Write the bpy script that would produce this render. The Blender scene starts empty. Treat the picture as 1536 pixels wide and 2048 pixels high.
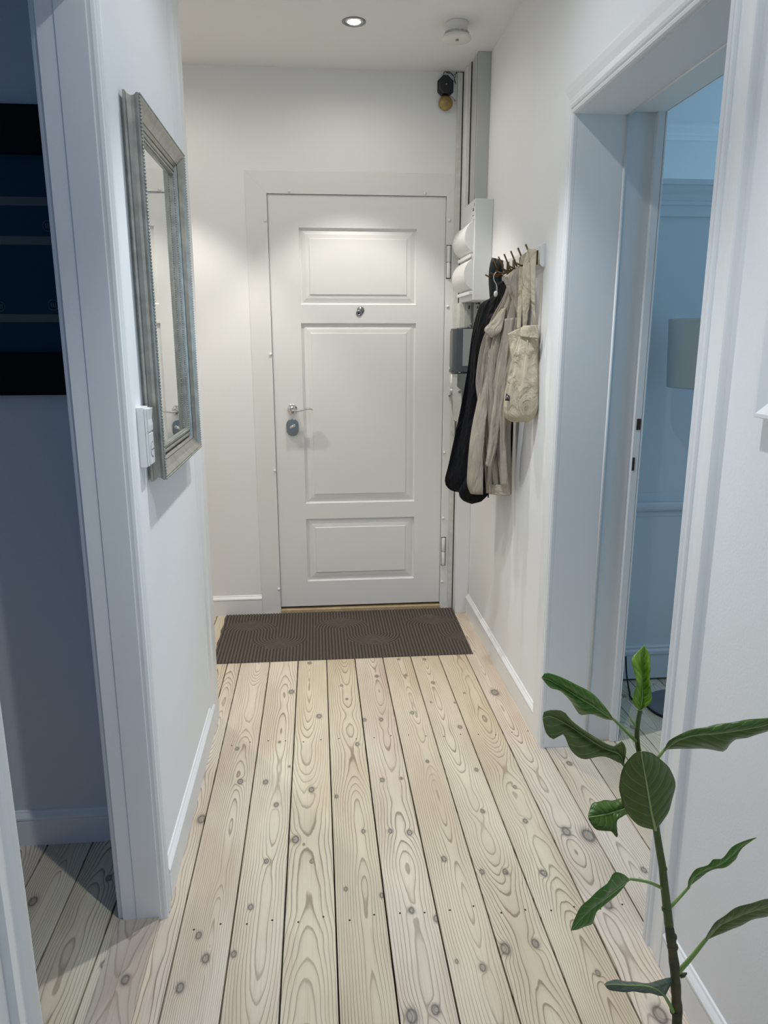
import bpy, bmesh, math, random
from mathutils import Vector, Matrix
random.seed(7)
S = bpy.context.scene
COL = S.collection
PI = math.pi

# ------------------------------------------------------------------ camera
FPX, PITCH, YAW, ROLL, HC = 1465.48, .231434564, .0908463560, -.000949960665, 1.45
def _rot():
    cp, sp, cy, sy, cr, sr = math.cos(PITCH), math.sin(PITCH), math.cos(YAW), math.sin(YAW), math.cos(ROLL), math.sin(ROLL)
    B = Matrix(((1, 0, 0), (0, 0, -1), (0, 1, 0)))
    Ry = Matrix(((cy, -sy, 0), (sy, cy, 0), (0, 0, 1)))
    Rp = Matrix(((1, 0, 0), (0, cp, -sp), (0, sp, cp)))
    Rr = Matrix(((cr, -sr, 0), (sr, cr, 0), (0, 0, 1)))
    return Rr @ Rp @ B @ Ry
RW = _rot(); CAM = Vector((0, 0, HC))
cd = bpy.data.cameras.new('camera'); cam = bpy.data.objects.new('camera', cd); COL.objects.link(cam)
cd.sensor_fit = 'VERTICAL'; cd.sensor_height = 24; cd.lens = 24 * FPX / 2048
cd.clip_start = .02; cd.clip_end = 60
flip = Matrix(((1, 0, 0), (0, -1, 0), (0, 0, -1)))
M3 = RW.transposed() @ flip
cam.matrix_world = Matrix.Translation(CAM) @ M3.to_4x4()
S.camera = cam
def ray(px, py): return RW.transposed() @ Vector(((px - 768) / FPX, (py - 1024) / FPX, 1))
def at(px, py, Y):
    d = ray(px, py); return CAM + d * (Y / d.y)
def atx(px, py, X):
    d = ray(px, py); return CAM + d * (X / d.x)

# ------------------------------------------------------------------ world, lamps, exposure
S.view_settings.view_transform = 'Standard'; S.view_settings.look = 'None'
S.view_settings.gamma = 1; S.view_settings.use_curve_mapping = False
S.view_settings.exposure = 0.40
w = bpy.data.worlds.new('world'); S.world = w; w.use_nodes = True
w.node_tree.nodes['Background'].inputs[0].default_value = (.45, .62, .95, 1)
w.node_tree.nodes['Background'].inputs[1].default_value = .1
def spot(name, loc, power, col, size=100, blend=.35, r=.018):
    l = bpy.data.lights.new(name, 'SPOT'); l.energy = power; l.color = col; l.spot_size = math.radians(size)
    l.spot_blend = blend; l.shadow_soft_size = r
    o = bpy.data.objects.new(name, l); COL.objects.link(o); o.location = loc; return o
def area(name, loc, rot, sx, sy, power, col):
    l = bpy.data.lights.new(name, 'AREA'); l.shape = 'RECTANGLE'; l.size = sx; l.size_y = sy; l.energy = power; l.color = col
    o = bpy.data.objects.new(name, l); COL.objects.link(o); o.location = loc; o.rotation_euler = rot; return o
WARM = (1, .945, .85); COOL = (.88, .935, 1)
spot('downlight_beam_entrance', (.18, 3.264, 2.655), 30, WARM, 84, .36)
spot('downlight_spill_entrance', (.18, 3.264, 2.650), 3.6, WARM, 172, .6)
spot('downlight_spill_alcove', (-.74, 3.26, 2.650), 4.2, WARM, 172, .6)
spot('downlight_spill_middle', (.18, 2.08, 2.650), 6.5, COOL, 172, .6)
spot('downlight_spill_hall', (.18, .95, 2.650), 8, COOL, 172, .6)
spot('downlight_beam_middle', (.18, 2.08, 2.655), 52, COOL, 88, .6)
spot('downlight_beam_alcove', (-.74, 3.26, 2.655), 30, WARM, 84, .36)
spot('downlight_beam_hall', (.18, .95, 2.655), 34, COOL, 88, .6)
area('daylight_side_room_added', (3.38, 1.6, 1.5), (0, math.radians(112), 0), 1.4, 1.4, 13, (.34, .64, .95))  # added second window light, lifts the cupboard front and cools the left wall
area('daylight_side_room_far', (3.38, 3.65, 1.55), (0, math.radians(100), 0), 1.4, 1.3, 10, (.36, .67, .93))
area('daylight_left_room', (-2.95, .4, 1.6), (0, math.radians(-90), 0), 1.2, 1.2, 3.2, (.12, .40, 1))
area('daylight_behind', (.18, -2.2, 1.6), (math.radians(90), 0, 0), 1.0, 1.4, 6, (.42, .68, 1))

# ------------------------------------------------------------------ materials
def mat(name, col, rough=.5, metal=0, bump=0, bscale=200, var=0, vscale=8, col2=None, spec=.5, **kw):
    m = bpy.data.materials.new(name); m.use_nodes = True
    nt = m.node_tree; b = nt.nodes['Principled BSDF']
    b.inputs['Base Color'].default_value = (*col, 1); b.inputs['Roughness'].default_value = rough
    b.inputs['Metallic'].default_value = metal; b.inputs['Specular IOR Level'].default_value = spec
    for k, v in kw.items(): b.inputs[k.replace('_', ' ')].default_value = v
    tc = nt.nodes.new('ShaderNodeTexCoord')
    if var or col2:
        n = nt.nodes.new('ShaderNodeTexNoise'); n.inputs['Scale'].default_value = vscale; n.inputs['Detail'].default_value = 4
        nt.links.new(tc.outputs['Object'], n.inputs['Vector'])
        r = nt.nodes.new('ShaderNodeMix'); r.data_type = 'RGBA'
        c2 = col2 or tuple(max(0, c * (1 - var)) for c in col)
        r.inputs['A'].default_value = (*col, 1); r.inputs['B'].default_value = (*c2, 1)
        mr = nt.nodes.new('ShaderNodeMapRange'); mr.inputs['From Min'].default_value = .35; mr.inputs['From Max'].default_value = .65
        nt.links.new(n.outputs['Fac'], mr.inputs['Value']); nt.links.new(mr.outputs['Result'], r.inputs['Factor'])
        nt.links.new(r.outputs['Result'], b.inputs['Base Color'])
    if bump:
        n = nt.nodes.new('ShaderNodeTexNoise'); n.inputs['Scale'].default_value = bscale; n.inputs['Detail'].default_value = 3
        nt.links.new(tc.outputs['Object'], n.inputs['Vector'])
        bp = nt.nodes.new('ShaderNodeBump'); bp.inputs['Strength'].default_value = bump; bp.inputs['Distance'].default_value = .002
        nt.links.new(n.outputs['Fac'], bp.inputs['Height']); nt.links.new(bp.outputs['Normal'], b.inputs['Normal'])
    return m
M = {}
M['wall'] = mat('white wall paint', (.86, .86, .855), .75, bump=.12, bscale=170, spec=.2)
M['ceil'] = mat('matt ceiling paint', (.86, .855, .84), .85, bump=.15, bscale=120, spec=.1)
M['trim'] = mat('white gloss woodwork paint', (.84, .84, .83), .38, bump=.06, bscale=30)
M['door'] = mat('white painted door', (.81, .805, .785), .42, bump=.03, bscale=40)
M['oldtrim'] = mat('old yellowed paint', (.70, .69, .64), .5, bump=.5, bscale=25, var=.12, vscale=30)
M['cabroom'] = mat('white joinery paint tinted daylight blue', (.72, .74, .76), .5)  # white paint with the blue cast of daylight mixed into its colour
M['dark'] = mat('dark gap', (.012, .011, .01), .9)
M['hole'] = mat('bare wood lock mortice', (.05, .035, .02), .9, var=.5, vscale=60)
M['chrome'] = mat('polished chrome', (.72, .72, .73), .12, 1)
M['steel'] = mat('satin dark steel', (.30, .31, .32), .32, 1)
M['silver'] = mat('aged silver leaf frame', (.42, .41, .36), .36, .65, bump=.15, bscale=90, col2=(.31, .305, .27), vscale=30)
M['silverd'] = mat('dark silver groove', (.10, .10, .09), .45, .6)
M['brass'] = mat('aged brass gong', (.45, .33, .13), .38, .85, var=.35, vscale=40)
M['bronze'] = mat('dark bronze hooks', (.13, .085, .04), .35, .85, var=.4, vscale=60)
M['bell'] = mat('black bakelite', (.012, .012, .015), .3)
M['plastic'] = mat('white plastic', (.80, .80, .78), .3)
M['plasticw'] = mat('cream detector plastic', (.76, .74, .71), .45)
M['greycab'] = mat('light grey cabinet plastic', (.74, .75, .74), .4)
M['mgrey'] = mat('dark blue grey meter housing', (.075, .09, .105), .45)
M['mlight'] = mat('light grey meter window', (.30, .32, .32), .3)
M['metalgrey'] = mat('grey green sheet metal', (.19, .20, .185), .5, .2)
M['cream'] = mat('cream painted board', (.66, .66, .60), .5, var=.1, vscale=40)
M['clear'] = mat('clear meter cover', (.55, .57, .52), .2, Transmission_Weight=.25)
M['mirror'] = mat('mirror glass', (.88, .91, .90), .015, 1)
M['oak'] = mat('pale oak threshold', (.56, .43, .26), .5, var=.2, vscale=25)
M['blackcoat'] = mat('black nylon', (.0035, .004, .006), .6, bump=.5, bscale=60, spec=.12)
M['blackstrap'] = mat('dark green black webbing', (.02, .027, .026), .6, bump=.4, bscale=300)
M['beige'] = mat('taupe cotton twill', (.44, .385, .315), .85, bump=.35, bscale=420, var=.12, vscale=18, spec=.15)
M['beigeseam'] = mat('paler puckered twill', (.50, .44, .36), .85, bump=.9, bscale=130, var=.15, vscale=60, spec=.15)
M['tote'] = mat('natural cream canvas', (.56, .49, .37), .9, bump=.7, bscale=45, var=.1, vscale=25, spec=.1)
M['mat'] = mat('brown grey ribbed mat', (.165, .140, .118), .95, bump=.9, bscale=900, col2=(.10, .084, .070), vscale=420, spec=.05)
M['stem'] = mat('green stem', (.085, .125, .030), .5, var=.3, vscale=30)
M['bark'] = mat('brown green woody stem', (.10, .085, .035), .7, bump=.6, bscale=80, col2=(.045, .05, .02), vscale=35)
M['petiole'] = mat('light green stalk', (.24, .36, .10), .45)
M['vein'] = mat('pale leaf midrib', (.30, .42, .14), .45)
M['pot'] = mat('terracotta pot', (.45, .20, .11), .8, bump=.4, bscale=90, var=.2, vscale=12)
M['soil'] = mat('dark potting soil', (.03, .02, .013), 1, bump=1, bscale=80)
M['lampbase'] = mat('grey lamp base', (.16, .18, .20), .5)
M['lampshade'] = mat('grey linen lampshade', (.58, .60, .56), .8, bump=.5, bscale=400)
M['duct'] = mat('grey painted duct', (.50, .51, .49), .5, bump=.2, bscale=40)
M['rubber'] = mat('black rubber cable', (.01, .01, .011), .5)
M['picblack'] = mat('black picture frame', (.003, .003, .004), .5, spec=.15)
M['picteal'] = mat('dark teal print', (.012, .055, .085), .6, spec=.1)
M['picgrey'] = mat('grey printed band', (.12, .125, .125), .6)
M['picink'] = mat('pale emblem ink', (.10, .15, .16), .6)
M['glass'] = mat('picture glass', (1, 1, 1), .02, Transmission_Weight=1.0, IOR=1.15)
M['paper'] = mat('white mount board', (.66, .67, .68), .6)
M['label'] = mat('black printed mark', (.02, .02, .02), .6)
M['white'] = mat('white label print', (.75, .75, .73), .6)
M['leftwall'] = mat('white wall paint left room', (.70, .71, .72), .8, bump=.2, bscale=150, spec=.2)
lm = bpy.data.materials.new('glowing lamp glass'); lm.use_nodes = True
b = lm.node_tree.nodes['Principled BSDF']; b.inputs['Emission Color'].default_value = (1, .97, .88, 1); b.inputs['Emission Strength'].default_value = 14
M['glow'] = lm

def leaf_mat(name, c1, c2, back):
    m = bpy.data.materials.new(name); m.use_nodes = True; nt = m.node_tree; b = nt.nodes['Principled BSDF']
    b.inputs['Roughness'].default_value = .38; b.inputs['Specular IOR Level'].default_value = .45
    uv = nt.nodes.new('ShaderNodeUVMap'); uv.uv_map = 'UVMap'
    sx = nt.nodes.new('ShaderNodeSeparateXYZ'); nt.links.new(uv.outputs['UV'], sx.inputs[0])
    def math_(op, a, b_=None):
        n = nt.nodes.new('ShaderNodeMath'); n.operation = op
        for i, v in enumerate((a, b_)):
            if v is None: continue
            if isinstance(v, (int, float)): n.inputs[i].default_value = v
            else: nt.links.new(v, n.inputs[i])
        return n.outputs[0]
    au = math_('ABSOLUTE', math_('SUBTRACT', sx.outputs[0], .5))
    ph = math_('MULTIPLY', math_('SUBTRACT', sx.outputs[1], math_('MULTIPLY', au, .45)), 8.5)
    fr = math_('ABSOLUTE', math_('SUBTRACT', math_('FRACT', ph), .5))
    vein = math_('LESS_THAN', fr, .035)
    vein = math_('MULTIPLY', vein, math_('LESS_THAN', au, .44))
    nz = nt.nodes.new('ShaderNodeTexNoise'); nz.inputs['Scale'].default_value = 14
    mx = nt.nodes.new('ShaderNodeMix'); mx.data_type = 'RGBA'; mx.inputs['A'].default_value = (*c1, 1); mx.inputs['B'].default_value = (*c2, 1)
    nt.links.new(nz.outputs['Fac'], mx.inputs['Factor'])
    m2 = nt.nodes.new('ShaderNodeMix'); m2.data_type = 'RGBA'
    nt.links.new(mx.outputs['Result'], m2.inputs['A']); m2.inputs['B'].default_value = (c2[0] * 2.1 + .03, c2[1] * 1.9 + .03, c2[2] * 1.7 + .02, 1)
    nt.links.new(math_('MULTIPLY', vein, .7), m2.inputs['Factor'])
    nt.links.new(m2.outputs['Result'], b.inputs['Base Color'])
    bp = nt.nodes.new('ShaderNodeBump'); bp.inputs['Strength'].default_value = .5; bp.inputs['Distance'].default_value = .003
    nt.links.new(fr, bp.inputs['Height']); nt.links.new(bp.outputs['Normal'], b.inputs['Normal'])
    b.inputs['Subsurface Weight'].default_value = 0
    return m
def crease(key, sc, strength, dist, detail=3):
    m = M[key]; nt = m.node_tree; b = nt.nodes['Principled BSDF']; old = b.inputs['Normal'].links[0].from_socket if b.inputs['Normal'].links else None
    tc = nt.nodes.new('ShaderNodeTexCoord'); mp = nt.nodes.new('ShaderNodeMapping'); mp.inputs['Scale'].default_value = sc
    n = nt.nodes.new('ShaderNodeTexNoise'); n.inputs['Scale'].default_value = 1; n.inputs['Detail'].default_value = detail; n.inputs['Distortion'].default_value = .8
    bp = nt.nodes.new('ShaderNodeBump'); bp.inputs['Strength'].default_value = strength; bp.inputs['Distance'].default_value = dist
    nt.links.new(tc.outputs['Object'], mp.inputs[0]); nt.links.new(mp.outputs[0], n.inputs['Vector']); nt.links.new(n.outputs['Fac'], bp.inputs['Height'])
    if old: nt.links.new(old, bp.inputs['Normal'])
    nt.links.new(bp.outputs['Normal'], b.inputs['Normal'])
crease('beige', (30, 30, 5), 1, .022); crease('blackcoat', (26, 26, 6), 1, .03); crease('tote', (17, 17, 11), 1, .03, 4); crease('beigeseam', (30, 30, 40), .8, .012)
LEAFM = {'dark': leaf_mat('dark green leaf', (.045, .095, .010), (.07, .135, .016), 0),
         'mid': leaf_mat('mid green leaf', (.055, .15, .015), (.09, .21, .025), 0),
         'bright': leaf_mat('fresh green leaf', (.12, .24, .012), (.18, .32, .025), 0),
         'olive': leaf_mat('olive green leaf underside', (.075, .12, .025), (.11, .16, .045), 0),
         'grey': leaf_mat('grey green leaf underside', (.07, .105, .075), (.10, .135, .10), 0)}

# pine plank materials: wood rings around a pith that wanders along the board, knots at measured places
def knot_group():
    g = bpy.data.node_groups.new('knot', 'ShaderNodeTree')
    I = g.interface
    I.new_socket('Vector', in_out='INPUT', socket_type='NodeSocketVector')
    I.new_socket('Place', in_out='INPUT', socket_type='NodeSocketVector')
    I.new_socket('Size', in_out='INPUT', socket_type='NodeSocketFloat')
    I.new_socket('Bend', in_out='INPUT', socket_type='NodeSocketFloat')
    I.new_socket('Stain', in_out='INPUT', socket_type='NodeSocketFloat')
    I.new_socket('Bend', in_out='OUTPUT', socket_type='NodeSocketFloat')
    I.new_socket('Stain', in_out='OUTPUT', socket_type='NodeSocketFloat')
    gi = g.nodes.new('NodeGroupInput'); go = g.nodes.new('NodeGroupOutput')
    sub = g.nodes.new('ShaderNodeVectorMath'); sub.operation = 'SUBTRACT'
    g.links.new(gi.outputs[0], sub.inputs[0]); g.links.new(gi.outputs[1], sub.inputs[1])
    sc = g.nodes.new('ShaderNodeVectorMath'); sc.operation = 'MULTIPLY'; sc.inputs[1].default_value = (1, .62, 0)
    g.links.new(sub.outputs[0], sc.inputs[0])
    ln = g.nodes.new('ShaderNodeVectorMath'); ln.operation = 'LENGTH'; g.links.new(sc.outputs[0], ln.inputs[0])
    dv = g.nodes.new('ShaderNodeMath'); dv.operation = 'DIVIDE'; g.links.new(ln.outputs['Value'], dv.inputs[0]); g.links.new(gi.outputs[2], dv.inputs[1])
    # bend of the surrounding rings
    sq = g.nodes.new('ShaderNodeMath'); sq.operation = 'POWER'; g.links.new(dv.outputs[0], sq.inputs[0]); sq.inputs[1].default_value = 1.5
    ex = g.nodes.new('ShaderNodeMath'); ex.operation = 'MULTIPLY'; g.links.new(sq.outputs[0], ex.inputs[0]); ex.inputs[1].default_value = -.62
    e2 = g.nodes.new('ShaderNodeMath'); e2.operation = 'EXPONENT'; g.links.new(ex.outputs[0], e2.inputs[0])
    e3 = g.nodes.new('ShaderNodeMath'); e3.operation = 'MULTIPLY'; g.links.new(e2.outputs[0], e3.inputs[0]); g.links.new(gi.outputs[2], e3.inputs[1])
    ad = g.nodes.new('ShaderNodeMath'); ad.operation = 'ADD'; g.links.new(gi.outputs[3], ad.inputs[0]); g.links.new(e3.outputs[0], ad.inputs[1])
    g.links.new(ad.outputs[0], go.inputs[0])
    # dark centre with a ring
    mr = g.nodes.new('ShaderNodeValToRGB'); cr = mr.color_ramp
    cr.elements[0].position = 0; cr.elements[0].color = (.62, .62, .62, 1); cr.elements[1].position = 1; cr.elements[1].color = (0, 0, 0, 1)
    for p, v in ((.25, .55), (.42, 1.0), (.56, .45), (.75, .12)):
        e = cr.elements.new(p); e.color = (v, v, v, 1)
    d2 = g.nodes.new('ShaderNodeMath'); d2.operation = 'MULTIPLY'; g.links.new(dv.outputs[0], d2.inputs[0]); d2.inputs[1].default_value = .52
    g.links.new(d2.outputs[0], mr.inputs[0])
    mxx = g.nodes.new('ShaderNodeMath'); mxx.operation = 'MAXIMUM'; g.links.new(gi.outputs[4], mxx.inputs[0]); g.links.new(mr.outputs[0], mxx.inputs[1])
    g.links.new(mxx.outputs[0], go.inputs[1])
    return g
KG = knot_group()
def pine(name, xc, knots, seed, tint, freq, nails):
    m = bpy.data.materials.new(name); m.use_nodes = True; nt = m.node_tree; b = nt.nodes['Principled BSDF']
    L = nt.links.new
    def mth(op, a, b_=None, c=None):
        n = nt.nodes.new('ShaderNodeMath'); n.operation = op
        for i, v in enumerate((a, b_, c)):
            if v is None: continue
            if isinstance(v, (int, float)): n.inputs[i].default_value = v
            else: L(v, n.inputs[i])
        return n.outputs[0]
    geo = nt.nodes.new('ShaderNodeNewGeometry'); P = geo.outputs['Position']
    sx = nt.nodes.new('ShaderNodeSeparateXYZ'); L(P, sx.inputs[0])
    def noise(sxv, syv, off, detail=2, rough=.5):
        mp = nt.nodes.new('ShaderNodeMapping'); mp.inputs['Scale'].default_value = (sxv, syv, 1); mp.inputs['Location'].default_value = (off, off * 1.7, off * .3)
        L(P, mp.inputs[0]); n = nt.nodes.new('ShaderNodeTexNoise'); n.inputs['Scale'].default_value = 1; n.inputs['Detail'].default_value = detail
        n.inputs['Roughness'].default_value = rough; L(mp.outputs[0], n.inputs['Vector']); return n.outputs['Fac']
    bend, stain = 0.0, 0.0
    for kx, ky, ks in knots:
        g = nt.nodes.new('ShaderNodeGroup'); g.node_tree = KG
        L(P, g.inputs[0]); g.inputs[1].default_value = (kx, ky, 0); g.inputs[2].default_value = ks * .78
        for i, v in ((3, bend), (4, stain)):
            if isinstance(v, float): g.inputs[i].default_value = v
            else: L(v, g.inputs[i])
        bend, stain = g.outputs[0], g.outputs[1]
    u = mth('SUBTRACT', mth('SUBTRACT', sx.outputs[0], xc), mth('MULTIPLY', mth('SUBTRACT', noise(0, .8, seed), .5), .05))
    d = mth('ADD', mth('MULTIPLY', noise(0, .9, seed + 5, 3, .5), .20), -.065)
    r = mth('SQRT', mth('ADD', mth('MULTIPLY', u, u), mth('MULTIPLY', d, d)))
    r = mth('ADD', r, mth('MULTIPLY', noise(7, 1.8, seed + 9, 3), .020))
    r = mth('ADD', r, mth('MULTIPLY', bend, 1.1))
    r = mth('ADD', r, mth('MULTIPLY', noise(70, 12, seed + 3, 2), .0018))
    ring = mth('FRACT', mth('MULTIPLY', r, freq))
    line = nt.nodes.new('ShaderNodeValToRGB'); c = line.color_ramp
    c.elements[0].position = 0; c.elements[0].color = (0, 0, 0, 1); c.elements[1].position = 1; c.elements[1].color = (.0, 0, 0, 1)
    for p, v in ((.45, .04), (.70, .20), (.84, 1), (.92, .95), (.97, .1)):
        e = c.elements.new(p); e.color = (v, v, v, 1)
    L(ring, line.inputs[0])
    fib = noise(260, 5, seed + 2, 2)
    big = noise(7, 1.6, seed + 7, 2)
    amp = mth('MULTIPLY', line.outputs[0], mth('ADD', mth('MULTIPLY', noise(5, 2.5, seed + 21, 2), 1.35), -.07))
    base = nt.nodes.new('ShaderNodeMix'); base.data_type = 'RGBA'
    base.inputs['A'].default_value = (*tint, 1); base.inputs['B'].default_value = (tint[0] * .84, tint[1] * .78, tint[2] * .74, 1)
    mr = nt.nodes.new('ShaderNodeMapRange'); mr.inputs['From Min'].default_value = .4; mr.inputs['From Max'].default_value = .68; L(big, mr.inputs[0]); L(mr.outputs[0], base.inputs['Factor'])
    m1 = nt.nodes.new('ShaderNodeMix'); m1.data_type = 'RGBA'; L(base.outputs['Result'], m1.inputs['A'])
    m1.inputs['B'].default_value = (.20, .128, .080, 1); L(amp, m1.inputs['Factor'])
    m2 = nt.nodes.new('ShaderNodeMix'); m2.data_type = 'RGBA'; L(m1.outputs['Result'], m2.inputs['A']); m2.inputs['B'].default_value = (.30, .24, .18, 1)
    L(mth('MULTIPLY', mth('GREATER_THAN', fib, .60), .16), m2.inputs['Factor'])
    m3 = nt.nodes.new('ShaderNodeMix'); m3.data_type = 'RGBA'; L(m2.outputs['Result'], m3.inputs['A']); m3.inputs['B'].default_value = (.085, .075, .072, 1)
    if isinstance(stain, float): m3.inputs['Factor'].default_value = 0
    else: L(mth('MULTIPLY', stain, .85), m3.inputs['Factor'])
    L(m3.outputs['Result'], b.inputs['Base Color'])
    b.inputs['Roughness'].default_value = .55; b.inputs['Specular IOR Level'].default_value = .3
    bp = nt.nodes.new('ShaderNodeBump'); bp.inputs['Strength'].default_value = .12; bp.inputs['Distance'].default_value = .001
    L(line.outputs[0], bp.inputs['Height']); L(bp.outputs['Normal'], b.inputs['Normal'])
    return m

# ------------------------------------------------------------------ mesh helpers
class MB:
    def __init__(s): s.v = []; s.f = []; s.sm = []
    def add(s, verts, faces, smooth=False):
        o = len(s.v); s.v += [tuple(v) for v in verts]
        for f in faces: s.f.append(tuple(i + o for i in f)); s.sm.append(smooth)
        return s
    def box(s, x0, x1, y0, y1, z0, z1):
        x0, x1 = sorted((x0, x1)); y0, y1 = sorted((y0, y1)); z0, z1 = sorted((z0, z1))
        return s.add([(x0, y0, z0), (x1, y0, z0), (x1, y1, z0), (x0, y1, z0), (x0, y0, z1), (x1, y0, z1), (x1, y1, z1), (x0, y1, z1)],
                     [(0, 3, 2, 1), (4, 5, 6, 7), (0, 1, 5, 4), (1, 2, 6, 5), (2, 3, 7, 6), (3, 0, 4, 7)])
    def loft(s, rings, closed=True, caps=True, smooth=True):
        n = len(rings[0]); v = [p for r in rings for p in r]; f = []
        for i in range(len(rings) - 1):
            for j in range(n if closed else n - 1):
                k = (j + 1) % n
                f.append((i * n + j, i * n + k, (i + 1) * n + k, (i + 1) * n + j))
        s.add(v, f, smooth)
        if caps:
            s.add(rings[0], [tuple(range(n))[::-1]]); s.add(rings[-1], [tuple(range(n))])
        return s
    def tube(s, pts, r, n=10, smooth=True, caps=True, flat=None):
        pts = [Vector(p) for p in pts]; rings = []; rr = r if isinstance(r, (list, tuple)) else [r] * len(pts)
        prev = None
        for i, p in enumerate(pts):
            t = (pts[min(i + 1, len(pts) - 1)] - pts[max(i - 1, 0)]).normalized()
            if prev is None:
                a = Vector((0, 0, 1)) if abs(t.z) < .9 else Vector((1, 0, 0)); nrm = t.cross(a).normalized()
            else: nrm = (prev - t * prev.dot(t)).normalized()
            prev = nrm; bn = t.cross(nrm)
            e = flat or 1
            rings.append([p + nrm * math.cos(2 * PI * k / n) * rr[i] + bn * math.sin(2 * PI * k / n) * rr[i] * e for k in range(n)])
        return s.loft(rings, True, caps, smooth)
    def lathe(s, prof, c, axis='z', n=32, smooth=True, caps=True):
        c = Vector(c); rings = []
        for r, h in prof:
            ring = []
            for k in range(n):
                a = 2 * PI * k / n; q = (math.cos(a) * r, math.sin(a) * r)
                d = {'z': (q[0], q[1], h), 'y': (q[0], h, q[1]), 'x': (h, q[0], q[1])}[axis]
                ring.append(c + Vector(d))
            rings.append(ring)
        return s.loft(rings, True, caps, smooth)
    def ribbon(s, rows, thick=None):      # rows: list of lists of points -> sheet
        n = len(rows[0]); v = [p for r in rows for p in r]; f = []
        for i in range(len(rows) - 1):
            for j in range(n - 1): f.append((i * n + j, i * n + j + 1, (i + 1) * n + j + 1, (i + 1) * n + j))
        return s.add(v, f, True)
    def build(s, name, m, parent=None, bevel=0, recalc=True, solid=0, sub=0, loc=None):
        me = bpy.data.meshes.new(name); me.from_pydata(s.v, [], s.f)
        me.polygons.foreach_set('use_smooth', s.sm)
        if recalc:
            bm = bmesh.new(); bm.from_mesh(me); bmesh.ops.remove_doubles(bm, verts=bm.verts, dist=1e-6)
            bmesh.ops.recalc_face_normals(bm, faces=bm.faces); bm.to_mesh(me); bm.free()
        me.materials.append(m if not isinstance(m, str) else M[m])
        o = bpy.data.objects.new(name, me); COL.objects.link(o)
        if parent:
            o.parent = parent; o.location = -Vector(parent['origin']) if 'origin' in parent else (0, 0, 0)
        if solid:
            q = o.modifiers.new('thick', 'SOLIDIFY'); q.thickness = solid; q.offset = 0
        if bevel:
            q = o.modifiers.new('bevel', 'BEVEL'); q.width = bevel; q.segments = 2; q.limit_method = 'ANGLE'; q.angle_limit = .6
            me.polygons.foreach_set('use_smooth', [False] * len(me.polygons))
        if sub:
            q = o.modifiers.new('sub', 'SUBSURF'); q.levels = sub; q.render_levels = sub
        return o
def thing(name, label, cat, loc, group=None):
    o = bpy.data.objects.new(name, None); COL.objects.link(o); o.location = loc; o.empty_display_size = .05
    o['label'] = label; o['category'] = cat; o['origin'] = tuple(loc)
    if group: o['group'] = group
    return o
def tag(o, label, cat, group=None):
    o['label'] = label; o['category'] = cat
    if group: o['group'] = group
    return o
def lab(o, label): o['label'] = label; return o
def struct(o): o['kind'] = 'structure'; return o
def sempty(name, loc=(0, 0, 0)):
    o = bpy.data.objects.new(name, None); COL.objects.link(o); o.location = loc; o['origin'] = tuple(loc); o['kind'] = 'structure'; return o
def crom(pts, n):
    """resample a polyline smoothly at n stations"""
    pts = [Vector(p) for p in pts]; d = [0]
    for a, b_ in zip(pts, pts[1:]): d.append(d[-1] + (b_ - a).length)
    out = []
    for i in range(n):
        t = d[-1] * i / (n - 1); k = 0
        while k < len(d) - 2 and t > d[k + 1]: k += 1
        u = (t - d[k]) / max(1e-9, d[k + 1] - d[k])
        p0 = pts[max(k - 1, 0)]; p1 = pts[k]; p2 = pts[k + 1]; p3 = pts[min(k + 2, len(pts) - 1)]
        out.append(.5 * ((2 * p1) + (p2 - p0) * u + (2 * p0 - 5 * p1 + 4 * p2 - p3) * u * u + (3 * p1 - p0 - 3 * p2 + p3) * u ** 3))
    return out
def rect_sweep(mb, rect, prof, mp, sides='closed', smooth=False):
    """mitred moulding around a rectangle (u0,v0,u1,v1); prof = [(w outward, d proud)]; mp(u,v,d) -> xyz"""
    u0, v0, u1, v1 = rect
    for sd in ({'closed': 'LTRB', 'legs': 'LTR'}.get(sides, sides)):
        rings = []
        for end in (0, 1):
            ring = []
            for w_, d in prof:
                if sd == 'L': u = u0 - w_; v = (v0 - (w_ if 'B' in 'LTRB' and sides == 'closed' else 0)) if end == 0 else v1 + w_
                if sd == 'R': u = u1 + w_; v = v1 + w_ if end == 0 else (v0 - (w_ if sides == 'closed' else 0))
                if sd == 'T': v = v1 + w_; u = u0 - w_ if end == 0 else u1 + w_
                if sd == 'B': v = v0 - w_; u = u1 + w_ if end == 0 else u0 - w_
                ring.append(mp(u, v, d))
            rings.append(ring)
        mb.loft(rings, False, False, smooth)
    return mb

# ------------------------------------------------------------------ room shell
XR, XL, YB, ZC = .795, -.425, 3.79, 2.674
REAR = -2.3
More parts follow.
